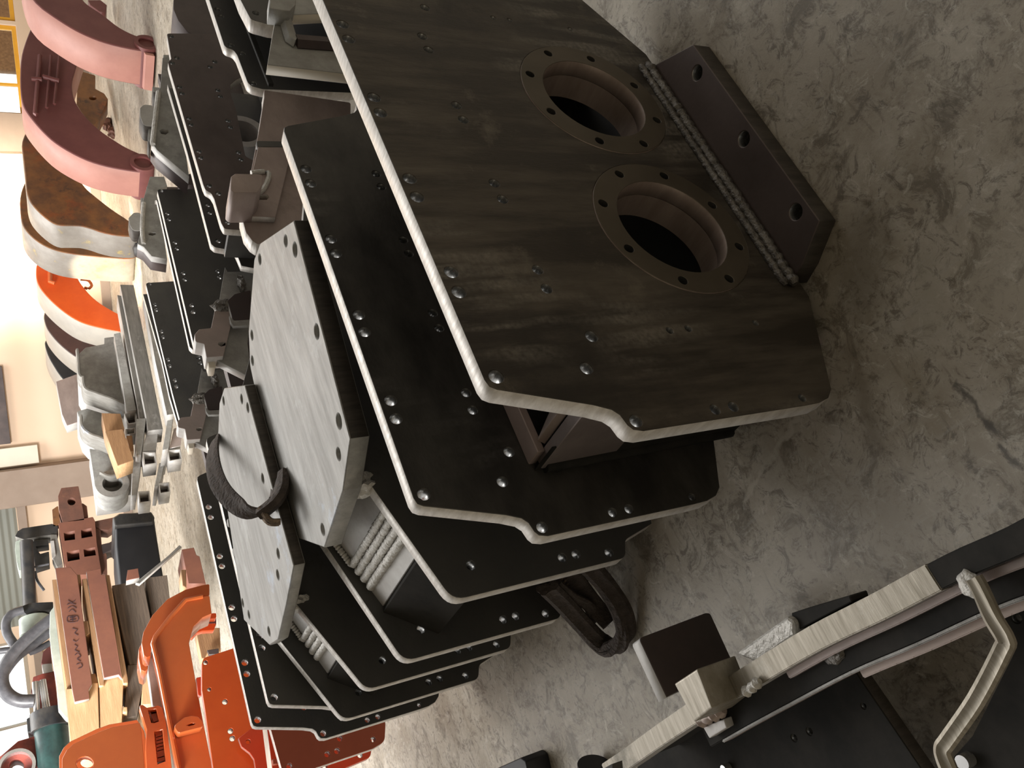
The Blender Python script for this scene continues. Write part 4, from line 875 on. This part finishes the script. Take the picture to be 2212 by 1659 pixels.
for i in range(7):
    a = sf((1205+i*7, 1265+i*4), .24-.018*i); tube('frayed_strand', [a, a + Vector((.03, -.05, -.03)), a + Vector((.05+.01*i, -.07, -.07))], .0035, M['sling_frayed'], hw2, 5, k=3)

# ================================================================== FRAME LYING AT THE NEAR LEFT (bottom right of the picture)
hJ = empty('breaker_cradle', (0.30, 1.5, 0), 'bare steel frame with olive ground rail and square boss, in the near corner', 'machine frame')
XJ = 0.172; ZT = 0.35
railpx = [(2330, 1065), (2212, 1115), (2100, 1172), (2000, 1225), (1900, 1278), (1830, 1320), (1720, 1372), (1600, 1432), (1480, 1508), (1400, 1560), (1335, 1620), (1310, 1660)]
rl = [pZ(a, b, ZT) for a, b in railpx]
def strip(name, L, wx, h, mt, parent, xoff=0.0, zoff=0.0, side=None):
    """rail following the points L, width wx to +X, height h downwards"""
    me = bpy.data.meshes.new(name); bm = bmesh.new(); rings = []
    for p in L:
        x, y, z = p.x + xoff, p.y, p.z + zoff
        rings.append([bm.verts.new(v) for v in ((x, y, z), (x+wx, y, z), (x+wx, y, z-h), (x, y, z-h))])
    for A, B in zip(rings, rings[1:]):
        for k in range(4): bm.faces.new((A[k], A[(k+1) % 4], B[(k+1) % 4], B[k]))
    bm.faces.new(rings[0][::-1]); bm.faces.new(rings[-1]); bmesh.ops.recalc_face_normals(bm, faces=bm.faces)
    for f in bm.faces:
        if side and abs(f.normal.z) < 0.5: f.material_index = 1
    bmesh.ops.bevel(bm, geom=list(bm.edges), offset=0.002, segments=2, affect='EDGES')
    bm.to_mesh(me); bm.free(); return link(name, me, [mt] + ([side] if side else []), parent)
RP = [(0.149, .70), (0.149, .80), (0.159, .92), (0.163, 1.09), (0.170, 1.26), (0.168, 1.45), (0.164, 1.65), (0.155, 1.87), (0.145, 2.05), (0.140, 2.18)]
rl = smooth_path([Vector((x, y, ZT)) for x, y in RP], 4)
strip('top_rail', [p for p in rl if p.y > .93], 0.046, 0.05, M['olive_band'], hJ, -0.046, 0.0, M['pale_grey'])
strip('unground_rail', [p for p in rl if p.y < .96][:] , 0.044, 0.048, M['matte_black'], hJ, -0.045, -0.0015, M['matte_black'])['label'] = 'dark unground end of the rail'
strip('shelf_web', [p for p in rl if p.y < 1.80], 0.055, 0.012, M['matte_black'], hJ, -0.098, -0.042)
strip('side_rail', [p for p in rl if p.y < 1.42], 0.016, 0.02, M['dusty_pink'], hJ, -0.061, -0.024)
strip('bottom_rail', [p for p in rl if p.y < 1.72], 0.006, 0.030, M['bright'], hJ, -0.104, -0.036, M['taupe'])
strip('lower_skirt', [p for p in rl if .75 < p.y < 1.30], 0.020, 0.05, M['bronze'], hJ, -0.118, -0.060)
strip('web_plate', [p for p in rl if .8 < p.y < 2.1], 0.025, 0.20, M['matte_black'], hJ, -0.035, -0.05)
# square boss on the rail
def proj_box(name, px_top, z, h, mt, parent, bev=0.006):
    t = [pZ(a, b, z) for a, b in px_top]; me = bpy.data.meshes.new(name); bm = bmesh.new()
    A = [bm.verts.new(p) for p in t]; B = [bm.verts.new(p - Vector((0, 0, h))) for p in t]
    n = len(A); bm.faces.new(A); bm.faces.new(B[::-1])
    for k in range(n): bm.faces.new((A[k], A[(k+1) % n], B[(k+1) % n], B[k]))
    bmesh.ops.recalc_face_normals(bm, faces=bm.faces); bmesh.ops.bevel(bm, geom=list(bm.edges), offset=bev, segments=3, affect='EDGES', profile=.6)
    bm.to_mesh(me); bm.free(); return link(name, me, mt, parent)
c = lambda pts: zc(1320, 1259, 4.1475, pts)
boss = proj_box('boss_block', c([(565, 905), (770, 770), (905, 1120), (745, 1250)]), 0.42, 0.11, [M['olive_band']], hJ, 0.004)
lug = traced('lug_plate', c([(250, 495, .01), (500, 1025), (1100, 720), (1060, 640), (890, 270, .02), (850, 268, .02)]), 1.745, 0.040, [M['dark_brown'], M['pale_grey']], hJ)
proj_box('weld_pad', c([(1100, 640), (1570, 300), (1640, 360), (1640, 480), (1300, 720)]), 0.315, 0.10, [M['white_weld']], hJ, .012)
proj_box('lower_pad', c([(820, 1290), (1010, 1220), (1035, 1300), (880, 1395)]), 0.33, 0.08, [M['pale_grey']], hJ, .003)
a, b = c([(780, 1245), (1010, 1130)]); bead('weld_bead', pZ(*a, .335), pZ(*b, .335), 0.014, M['bronze'], hJ, .012, .3)
a, b = c([(1180, 900), (1330, 760)]); bead('weld_bead', pZ(*c([(1195, 990)])[0], .36), pZ(*c([(1330, 880)])[0], .36), 0.010, M['white_weld'], hJ, .010, .3)
a = zc(1200, 1059, 2.765, [(1740, 1035)])[0]; q = pZ(*a, .29); lump('weld_lump', (q.x+.02, q.y, q.z+.015), (.016, .03, .012), M['weld'], hJ, 12, .12)
hexa('brace', [tuple(pZ(*p, .30)) for p in ((1708, 1325), (1835, 1287), (1840, 1300), (1722, 1362))], [tuple(pZ(*p, .30) - Vector((0, 0, .05))) for p in ((1708, 1325), (1835, 1287), (1840, 1300), (1722, 1362))], M['matte_black'], hJ)
# dark plates beneath / behind the rail
pl1 = [pZ(a, b, 0.16) for a, b in ((1350, 1720), (1400, 1600), (1560, 1490), (1800, 1385), (1846, 1448), (2010, 1690), (2020, 1800), (1400, 1850))]
sp = link('base_plate', flat_mesh([(p.x, p.y) for p in pl1], 0.035, placeZ(0.16), [(pZ(a, b, .16).x, pZ(a, b, .16).y, r) for a, b, r in ((1715, 1594, .0085), (1748, 1580, .0085), (1865, 1525, .006))], .002), [M['matte_black'], M['flame_cut']], hJ)
pl2 = [pZ(a, b, 0.11) for a, b in ((2110, 1230), (2215, 1130), (2400, 1150), (2500, 1800), (2060, 1800), (2056, 1640), (2100, 1590), (2190, 1410), (2170, 1350))]
hJ2 = empty('flat_bar_bracket', (0.05, 0.95, 0), 'black plate with bent flat bar handle at the near corner of the picture', 'bracket')
link('mount_plate', flat_mesh([(p.x, p.y) for p in pl2], 0.035, placeZ(0.11), [(pZ(a, b, .11).x, pZ(a, b, .11).y, r) for a, b, r in ((2195, 1335, .009),)], .002), [M['matte_black'], M['flame_cut']], hJ2)
hb = zc(1812, 1109, 3.0175, [(880, 420), (925, 500), (1005, 680), (1085, 820), (1070, 890), (900, 1210), (720, 1470), (680, 1530), (690, 1600), (740, 1720)])
HB = smooth_path([pZ(a, b, 0.365) for a, b in hb], 5)
band('bent_bar', [pZ(a, b, 0.365) for a, b in hb], [(.8, .5, 0)]*2 + [(.8, .5, .1)]*3 + [(0.9, 0.4, .2)]*3 + [(.9, .3, .2)]*2, 0.0135, 0.008, M['olive_band'], hJ2, 5)
q = pZ(2095, 1262, .35); lump('weld_lump', (q.x, q.y, q.z), (.022, .018, .012), M['white_weld'], hJ2, 31, .10)
cyl('round_stud', pZ(2098, 1637, .105), pZ(2098, 1637, .105) + Vector((0, 0, .03)), 0.014, M['chrome'], hJ2, None, 20)
cyl('round_stud', pZ(1578, 1655, .155), pZ(1578, 1655, .155) + Vector((0, 0, .025)), 0.010, M['chrome'], hJ, None, 20)
# legs down to the floor so that the frame stands
for (x, y) in ((XJ+.0, .80), (XJ+.0, 1.80)):
    box('support_block', (x-.015, y, 0.0), (x+.03, y+.05, .10), M['black'], hJ)
box('support_block', (0.03, 0.75, 0), (0.10, 0.85, .075), M['black'], hJ2)
# two small pieces on the floor at the picture's lower border
k1 = [pZ(a, b, 0.10) for a, b in ((1068, 1662), (1124, 1637), (1135, 1645), (1148, 1700), (1080, 1730))]
o = link('steel_block', flat_mesh([(p.x, p.y, .01) for p in k1], 0.10, placeZ(0.10), (), .004), [M['black_plastic'], M['black_plastic']]); ids(o, 'small black steel block on the floor at the picture border', 'block')
q = pZ(1262, 1662, 0.09); h = empty('pin_disc', (q.x, q.y, 0), 'thick round disc with bright blue grey face and black rim, on the floor', 'disc')
cyl('rim', pZ(1283, 1652, 0.055), pZ(1283, 1652, 0.055) + Vector((-.022, .022, 0)), 0.055, M['black_plastic'], h, None, 40)
cyl('face_disc', pZ(1283, 1652, 0.055) + Vector((-.022, .022, 0)), pZ(1283, 1652, 0.055) + Vector((-.045, .045, 0)), 0.0545, M['grey'], h, None, 40)
traced('dark_foot_end', [(1322, 1650), (1345, 1642), (1350, 1700), (1325, 1700)], 1.78, .05, [M['black'], M['black']], hJ)
# fine wire on the floor
wire = [pZ(a, b, .003) for a, b in ((1440, 1330), (1500, 1290), (1560, 1240), (1590, 1200), (1600, 1195))]

# ================================================================== GREY BEAM AND CASTING STACK
G4 = lambda pts: zc(160, 580, 3.19, pts)
YG = 8.0
def item(name, pts, Y, d, mats, label, cat, group=None, holes=(), r=0.0, bev=.004):
    return traced(name, pts, Y, d, mats, None, label, cat, group, holes, r, bev)
SG = M['steel_grey']; PG = M['pale_grey']
item('steel_beam', G4([(318, 110), (410, 112), (612, 1105), (510, 1118), (498, 1030)]), 7.70, 0.25, [SG, PG], 'long dull steel beam, widest of the grey stack', 'beam')
item('steel_beam', G4([(298, 180), (335, 190), (500, 1030), (452, 1030)]), 7.80, 0.25, [SG, PG], 'thin long steel bar directly above the widest grey beam', 'beam')
item('steel_beam', G4([(275, 450), (318, 440), (345, 560), (430, 975), (362, 985)]), 7.85, 0.15, [M['grey'], PG], 'pale long steel bar carrying the curved castings', 'beam')
item('steel_beam', G4([(480, 180), (500, 200), (690, 1000), (640, 1010), (560, 640)]), 7.4, 0.2, [SG, PG], 'steel flat leaning next to the farthest black plate', 'beam')
item('steel_flat', G4([(430, 1035), (500, 1030), (492, 1060), (462, 1285), (428, 1282)]), 7.72, 0.5, [M['grey'], PG], 'pale upright steel flat at the near end of widest beam', 'steel flat')
item('steel_flat', G4([(650, 1010), (690, 1000), (650, 1240), (608, 1255)]), 7.5, 0.5, [M['grey'], PG], 'pale upright steel flat with rust stains, right of the widest beam end', 'steel flat')
item('steel_plate', G4([(500, 1120), (580, 1125), (565, 1250), (470, 1262)]), 7.78, 0.3, [M['pale_grey'], PG], 'small pale plate hanging under the widest beam', 'plate')
item('steel_plate', G4([(690, 1100), (750, 1090), (735, 1220), (655, 1240)]), 7.6, 0.3, [M['dusty_pink'], PG], 'small rust marked pale plate by black housings', 'plate')
item('steel_flat', G4([(405, 1290), (465, 1330), (430, 1560), (395, 1565)]), 7.86, 0.3, [M['grey'], PG], 'upright grey steel flat beside the bottom casting', 'steel flat')
item('steel_flat', G4([(588, 1340), (630, 1330), (580, 1500), (555, 1500)]), 7.8, 0.4, [M['grey'], PG], 'upright grey steel flat between open channel ends', 'steel flat')
def chan(px, Y, label):
    t = tY(G4(px), Y); us = [p[0] for p in t]; vs_ = [p[1] for p in t]; h = empty('steel_channel', (sum(us)/4, Y, 0), label, 'channel')
    cx, cz = sum(us)/4, sum(vs_)/4; inn = [(cx + (u-cx)*0.80, cz + (v-cz)*0.80) for u, v, _ in t]
    link('channel_wall', flat_mesh([(u, v) for u, v, _ in t], 0.22, placeY(Y), [inn], .003), [PG, PG], h)
    link('channel_shade', flat_mesh(inn, 0.02, placeY(Y+.12), (), .002), [M['dark_brown'], M['dark_brown']], h)  # dark brown sheet painted as the shade inside the open channel
chan([(470, 1262), (560, 1265), (572, 1345), (482, 1358)], 7.7, 'open steel channel end, upper one under the widest beam')
chan([(640, 1250), (735, 1240), (745, 1315), (655, 1330)], 7.6, 'open steel channel end nearest the black housings')
chan([(440, 1535), (520, 1530), (530, 1608), (450, 1618)], 7.8, 'open steel channel end lowest in the photo, by the sunlit gap')
chan([(580, 1480), (655, 1470), (665, 1540), (592, 1553)], 7.8, 'open steel channel end standing on the pale floor')
chan([(345, 1000), (425, 985), (432, 1065), (372, 1075)], 7.9, 'open steel channel end under the upper casting')
chan([(355, 1105), (420, 1095), (425, 1135), (362, 1145)], 7.9, 'flat channel end between casting and timber block')
# castings: curved shells
def casting(pts, Y, d, label, lips, holes=(), mat_=None):
    q = pY(*G4([pts[0]])[0], Y); h = empty('curved_casting', (q.x, Y, 0), label, 'casting')
    traced('shell_body', G4(pts), Y, d, [mat_ or M['grey'], PG], h, r=.01, holes=holes)
    for (l, w_, yo) in lips:
        P = [pY(a, b, Y + yo) for a, b in G4(l)]; path = [(p, (0, 1, 0)) for p in smooth_path(P, 5)]
        link('curved_lip', ribbon_me(path, w_, .016), M['bright'], h, True)
    return h
casting([(22, 600), (80, 545), (208, 520), (208, 478), (272, 470), (300, 470), (352, 940), (240, 925), (150, 890), (80, 860), (30, 760)], 8.2, 0.5, 'upper grey curved casting of the stack', [([(60, 790), (75, 870), (150, 905), (250, 940), (350, 985)], .13, -.14), ([(22, 590), (30, 680), (35, 760), (60, 790)], .10, -.08)])
casting([(20, 985), (90, 965), (205, 1000), (215, 1140), (250, 1180), (190, 1165), (100, 1140), (55, 1090)], 8.2, 0.5, 'second grey curved casting, below the upper one', [([(48, 1050), (55, 1130), (110, 1180), (180, 1205), (260, 1240)], .12, -.13)])
cb = casting([(105, 1240), (200, 1260), (290, 1350), (395, 1350), (395, 1560), (155, 1592), (130, 1400)], 8.28, 0.35, 'lowest grey casting with round bearing seat', [([(180, 1440), (250, 1470), (340, 1440)], .12, -.1)])
cyl('bearing_seat', pY(*G4([(265, 1480)])[0], 8.1), pY(*G4([(265, 1480)])[0], 8.1) + Vector((0, .3, 0)), 0.15, M['grey'], cb, None, 32, .09)
item('timber_block', G4([(190, 995), (320, 1000), (345, 1100), (230, 1130), (215, 1120)]), 7.70, 0.25, [M['stained'] if 'stained' in M else M['wood_brown'], M['wood_brown']], 'brown timber block wedged beside the second casting', 'timber')
item('timber_block', G4([(215, 1120), (335, 1105), (410, 1320), (300, 1360)]), 7.55, 0.25, [M['wood_brown'], M['wood']], 'marked pale timber block leaning on the castings', 'timber')
item('timber_block', G4([(360, 1150), (400, 1150), (412, 1255), (385, 1260)]), 7.8, 0.3, [M['wood_brown'], M['wood']], 'small timber stub behind the marked block', 'timber')
item('pressed_board', zc(0, 560, 5.53, [(670, 1460), (920, 1370), (1000, 1659), (1060, 1900), (800, 1990), (740, 1850)]), 8.85, 0.15, [M['olive_board'] if 'olive_board' in M else M['taupe'], PG], 'tan board tilted against the far arms above the castings', 'board')
# ================================================================== TIMBER AND RUSTED PLATE STACK
T5 = lambda pts: zc(80, 1180, 3.95, pts)
YT = 7.2
item('packing_timber', T5([(128, 285), (290, 270), (465, 1088), (500, 1085), (522, 1165), (250, 1218)]), YT+.05, .6, [M['wood_brown'], M['wood_brown']], 'brown stained timber beam under the upper rusty plate', 'timber')
item('packing_timber', T5([(246, 1218), (300, 1212), (325, 1335), (440, 1305), (440, 1230), (475, 1165), (520, 1165), (535, 1640), (540, 1800), (295, 1800)]), YT+.03, .6, [M['wood'], M['wood']], 'fresh pale timber panel left of the split, behind the orange ear', 'timber')
chalked = item('rusty_plate', T5([(155, 185), (285, 175), (345, 245), (365, 390), (470, 1175), (440, 1225), (445, 1300), (320, 1330), (298, 1215)]), YT-.03, .06, [M['rust_plain'], PG], 'rusty steel plate with chalk scribbles on the upper timber', 'rusty plate')
item('rusty_plate', T5([(420, 215), (545, 185), (550, 240), (585, 245), (725, 1130), (695, 1095), (570, 1125)]), YT-.03, .06, [M['rust_plain'], PG], 'rusty steel plate with scratches on the lower timber', 'rusty plate')
item('packing_timber', T5([(385, 280), (425, 275), (572, 1185), (530, 1192)]), YT, .6, [M['wood_brown'], M['wood']], 'narrow light timber strip between the two rusty plates', 'timber')
item('packing_timber', T5([(528, 1192), (572, 1185), (570, 1125), (695, 1095), (738, 1150), (725, 1490), (735, 1800), (545, 1800)]), YT+.04, .6, [M['wood'], M['wood']], 'fresh pale timber panel right of the split', 'timber')
item('packing_timber', T5([(585, 240), (618, 245), (775, 1130), (775, 1165), (735, 1170)]), YT, .6, [M['wood_brown'], M['wood']], 'light timber strip along the edge of the lower rusty plate', 'timber')
item('packing_timber', T5([(325, 240), (368, 240), (378, 300), (345, 315)]), YT, .5, [M['wood_brown'], M['wood']], 'timber stub at upper gap between rusty plates', 'timber')
item('packing_timber', T5([(385, 640), (435, 635), (450, 740), (408, 760)]), YT, .5, [M['wood_brown'], M['wood']], 'timber stub midway in the gap between rusty plates', 'timber')
item('weathered_beam', T5([(640, 335), (905, 285), (985, 700), (1050, 1000), (790, 1010), (740, 800)]), YT+.1, .7, [M['old_wood'], M['old_wood']], 'weathered grey timber beam behind the orange coupler', 'timber')
item('weathered_beam', T5([(918, 270), (1110, 245), (1150, 600), (1150, 900), (1000, 700)]), YT+.15, .7, [M['old_wood'], M['old_wood']], 'weathered grey timber beam lying lowest in the stack', 'timber')
item('weathered_beam', T5([(775, 1015), (905, 1000), (905, 1180), (850, 1450), (740, 1470)]), YT+.1, .7, [M['old_wood'], M['old_wood']], 'short weathered timber end with rough grain', 'timber')
item('packing_timber', T5([(905, 1085), (960, 1080), (1000, 1345), (890, 1355)]), YT+.05, .6, [M['wood'], M['wood']], 'small pale timber end beside the coupler spine', 'timber')
item('packing_timber', T5([(735, 1370), (770, 1370), (770, 1415), (732, 1415)]), YT, .3, [M['wood'], M['wood']], 'tiny pale timber stub under the pale panel', 'timber')
item('upright_timber', zc(280, 1250, 4.057, [(450, -80), (495, -80), (500, 80), (465, 60)]), 5.9, .2, [M['wood_brown'], M['wood']], 'light timber post edge behind the black plates', 'timber')
item('knotty_board', zc(280, 1250, 4.057, [(585, 470), (700, 430), (790, 430), (800, 640), (690, 640), (660, 700), (630, 700), (610, 600)]), 6.3, .12, [M['wood_brown'], M['wood']], 'knotty timber board seen through the coupler opening', 'board')
item('slot_cover', zc(280, 1250, 4.057, [(680, 625), (780, 610), (785, 660), (695, 668)]), 6.25, .03, [M['dark_brown'], M['dark_brown']], 'small brown cover lying on knotty board', 'cover')
item('red_brown_board', zc(0, 800, 3.687, [(1448, 1425), (1545, 1410), (1565, 1470), (1590, 1480), (1640, 1700), (1500, 1700)]), 6.6, .4, [M['rust_plain'], M['rust_plain']], 'red brown timber block beside the black plates at the timber stack', 'timber')
item('steel_angle', zc(0, 800, 3.687, [(1340, 1475), (1430, 1390), (1448, 1405), (1110, 1700), (1080, 1690)]), 6.8, .05, [SG, PG], 'thin grey steel angle leaning diagonally against the dark box', 'steel angle')
item('rusty_bracket', zc(0, 800, 3.687, [(1015, 1590), (1100, 1575), (1110, 1650), (1005, 1675)]), 7.1, .1, [M['rust_plain'], PG], 'small rusty bracket on the weathered timbers', 'bracket')
# ================================================================== HYDRAULIC MACHINE BEHIND THE STACK
YM = 9.6
hM = thing_at('hydraulic_machine', (165, 1200), YM, 0, 'rusty hydraulic attachment with slotted frame behind the timber stack', 'hydraulic machine')
R7 = lambda pts: zc(0, 1050, 7.373, pts)
def mp(name, pts, dy, d, mt, holes=(), r=.01): return traced(name, pts, YM+dy, d, mt if isinstance(mt, list) else [mt, mt], hM, holes=holes, r=r)
mp('head_block', R7([(975, 30), (1250, 0), (1280, 150), (1330, 420), (1345, 540), (1000, 580), (940, 380), (925, 160)]), 0, .3, M['rust'], holes=[R7([(1140+65*math.cos(t*math.pi/8), 245+60*math.sin(t*math.pi/8)) for t in range(16)])])
mp('head_core', R7([(1060, 180), (1220, 170), (1230, 320), (1070, 330)]), .12, .1, M['dark_brown'])
mp('wing_plate', R7([(1300, 260), (1385, 320), (1405, 500), (1330, 500)]), .05, .1, M['rust_plain'])
mp('wing_plate', R7([(830, 375), (925, 310), (960, 600), (850, 650)]), .05, .1, M['worn_yellow'])
mp('slotted_frame', R7([(930, 590), (1480, 490), (1515, 560), (1540, 900), (1620, 1400), (1100, 1420), (1030, 1240)]), 0, .3, M['rust_plain'],
   holes=[R7([(1015, 745), (1190, 710), (1195, 850), (1030, 870)]), R7([(1290, 700), (1455, 668), (1478, 800), (1300, 830)]), R7([(1062, 1050), (1260, 1015), (1270, 1165), (1080, 1200)]), R7([(1330, 1005), (1515, 975), (1530, 1100), (1345, 1125)])])
mp('slot_shade', R7([(1010, 700), (1500, 650), (1560, 1150), (1070, 1210)]), .2, .05, M['dark_void'])  # near-black sheet added for the shade seen through the frame slots
mp('rust_skirt', R7([(1500, 560), (1600, 680), (1620, 940), (1700, 1100), (1710, 1420), (1600, 1400)]), .06, .2, M['rust'])
mp('grey_side_plate', R7([(800, 770), (905, 770), (1000, 1240), (910, 1290), (830, 1120)]), .04, .2, M['steel_grey'])
mp('light_strip', R7([(800, 870), (860, 865), (890, 1100), (830, 1160)]), .02, .05, M['pale_grey'])
mp('arm_beam', R7([(280, 720), (360, 670), (830, 600), (925, 640), (905, 770), (600, 800), (380, 850), (240, 800)]), .05, .2, [M['machine_black'], M['steel_grey']])
mp('arm_link', R7([(1510, 560), (1850, 490), (1850, 610), (1720, 700), (1610, 690), (1530, 660)]), .05, .2, M['rust'])
mp('arm_link', R7([(1610, 930), (1740, 900), (1860, 830), (1870, 1010), (1760, 1020), (1640, 1080)]), .05, .2, M['dark_brown'])
tube('cylinder_tube', [pY(57, 1170, YM-.1), pY(60, 1225, YM-.1), pY(66, 1345, YM-.1)], 0.062, M['machine_black'], hM, 18)
mp('white_cap', R7([(250, 880), (330, 850), (350, 1340), (300, 1350), (260, 1180), (240, 1010)]), .1, .2, M['pale_green'])
mp('dark_body', R7([(510, 880), (760, 850), (780, 930), (560, 960), (640, 1080), (780, 1040), (790, 1230), (560, 1300)]), .08, .15, M['machine_black'])
for pts, r in (([(560, 1360), (590, 1500), (700, 1659)], .014), ([(540, 1290), (780, 1240)], .012)):
    tube('hydraulic_hose', [pY(a, b, YM-.05) for a, b in R7(pts)], r, M['hose'], hM, 8, k=4)
hbx = thing_at('dark_cabinet', (300, 1180), 8.7, 0, 'tall black plastic box standing behind the timber stack', 'box')
bxp = zc(0, 800, 3.687, [(915, 1170), (960, 1140), (1200, 1125), (1225, 1150), (1245, 1300), (1300, 1640), (1310, 1800), (960, 1800), (945, 1640), (920, 1400)])
traced('box_body', bxp, 8.7, .7, [M['black_plastic'], M['black_plastic']], hbx, r=.03, bev=.02)
traced('box_lid', zc(0, 800, 3.687, [(895, 1170), (950, 1135), (1205, 1120), (1232, 1165), (1225, 1215), (910, 1245)]), 8.65, .8, [M['machine_black'], M['machine_black']], hbx, r=.03, bev=.02)
# lower hydraulic part
L6 = lambda pts: zc(0, 1300, 4.62, pts)
hN = thing_at('hydraulic_breaker', (80, 1550), 8.3, 0, 'faded red hydraulic tool with curving hoses and round eye at far left', 'hydraulic machine')
def np_(name, pts, dy, d, mt, holes=(), r=.01): return traced(name, pts, 8.3+dy, d, mt if isinstance(mt, list) else [mt, mt], hN, holes=holes, r=r)
cyl('pale_cylinder', pY(*L6([(340, 165)])[0], 8.3), pY(*L6([(350, 330)])[0], 8.3), 0.095*1.25, M['pale_green'], hN, None, 30)
np_('black_clamp', L6([(225, 40), (300, 10), (530, 0), (530, 75), (380, 95), (290, 150), (230, 95)]), -.1, .2, M['machine_black'])
tube('hydraulic_hose', [pY(a, b, 8.15) for a, b in L6([(235, 80), (120, 120), (62, 200), (70, 310), (130, 410), (190, 480)])], 0.038, M['hose'], hN, 12, k=5)
tube('hydraulic_hose', [pY(a, b, 8.05) for a, b in L6([(520, 165), (340, 310), (170, 470), (60, 620), (20, 770), (60, 900), (180, 980), (345, 985)])], 0.050, M['hose'], hN, 12, k=5)
tube('hydraulic_hose', [pY(a, b, 8.25) for a, b in L6([(500, 300), (340, 420), (160, 560), (30, 740), (20, 860), (90, 960), (220, 1010), (345, 1005)])], 0.040, M['hose'], hN, 12, k=5)
tube('hydraulic_hose', [pY(a, b, 8.3) for a, b in L6([(-60, 500), (120, 480), (300, 505), (500, 410)])], 0.028, M['hose'], hN, 10, k=5)
np_('red_body', L6([(330, 750), (430, 715), (540, 690), (570, 960), (600, 1130), (520, 1090), (380, 1130), (310, 900)]), 0, .25, M['machine_red'])
np_('red_cap', L6([(430, 500), (500, 430), (520, 620), (410, 620)]), 0, .2, M['primer'])
np_('pale_collar', L6([(415, 625), (515, 610), (530, 700), (435, 720)]), 0, .2, M['pale_grey'])
for a, b, r in (((352, 800), (372, 1110), .026), ((408, 790), (452, 1090), .020), ((428, 780), (476, 1090), .024)):
    tube('chrome_rod', [pY(*L6([a])[0], 8.2), pY(*L6([b])[0], 8.2)], r, M['chrome'], hN, 12)
tube('green_cylinder', [pY(*L6([(490, 1100)])[0], 8.25), pY(*L6([(520, 1350)])[0], 8.25), pY(*L6([(570, 1800)])[0], 8.25)], 0.125, M['machine_green'], hN, 24)
tube('cylinder_head', [pY(*L6([(485, 1095)])[0], 8.24), pY(*L6([(500, 1270)])[0], 8.24)], 0.14, M['machine_black'], hN, 24)
np_('valve_block', L6([(265, 1170), (330, 1130), (400, 1200), (410, 1390), (360, 1400), (330, 1300), (275, 1300)]), -.05, .2, M['machine_black'])
np_('eye_plate', L6([(-60, 1590), (30, 1520), (180, 1390), (370, 1335), (430, 1400), (480, 1659), (480, 1900), (-60, 1900)]), 0, .2, M['machine_red'], holes=[L6([(165+75*math.cos(t*math.pi/10), 1640+70*math.sin(t*math.pi/10)) for t in range(20)])])
cyl('eye_ring', pY(*L6([(165, 1640)])[0], 8.22), pY(*L6([(165, 1640)])[0], 8.22) + Vector((0, .3, 0)), 0.135, M['chrome'], hN, None, 32, .110)
np_('dark_flank', L6([(560, 1060), (620, 1140), (700, 1300), (700, 1800), (560, 1800)]), .05, .2, M['machine_black'])
# corrugated grey green casting strip along the timber
cs = zc(80, 1180, 3.95, [(150, 420), (165, 560), (190, 740), (215, 930), (240, 1220), (262, 1340), (275, 1500), (180, 1380), (165, 1180), (120, 900), (105, 740), (110, 560), (140, 520)])
item('toothed_strip', cs, 7.84, .12, [M['pale_green'], PG], 'grey green toothed casting strip along the timber stack', 'casting', r=.02)

# dark chalk scribbles on the upper rusty plate
M['chalk'] = mat('dark_chalk_line', (0.035, 0.022, 0.035), (0.06, 0.035, 0.045), 0, 0.9, 30)
strokes = [[(258, 602), (340, 596), (345, 640), (262, 646), (258, 602)], [(275, 612), (325, 608)], [(278, 630), (330, 626)], [(300, 600), (304, 640)],
           [(262, 462), (300, 480), (325, 462)], [(255, 500), (290, 488), (330, 498)], [(262, 530), (300, 512), (335, 530)], [(272, 560), (300, 540), (330, 566)],
           [(300, 700), (345, 715), (320, 740), (350, 760)], [(305, 800), (330, 815), (352, 800)], [(318, 840), (345, 860), (322, 885), (360, 905)],
           [(322, 930), (350, 915), (372, 945), (340, 960), (372, 985)], [(335, 1010), (372, 1000), (385, 1030), (350, 1045)]]
me = bpy.data.meshes.new('chalk'); bm = bmesh.new()
for st in strokes:
    sm = tube_me(smooth_path([pY(a, b, YT-.034) for a, b in T5(st)], 3), 0.002, 5); bm.from_mesh(sm); bpy.data.meshes.remove(sm)
bm.to_mesh(me); bm.free(); link('chalk_marks', me, M['chalk'], chalked)
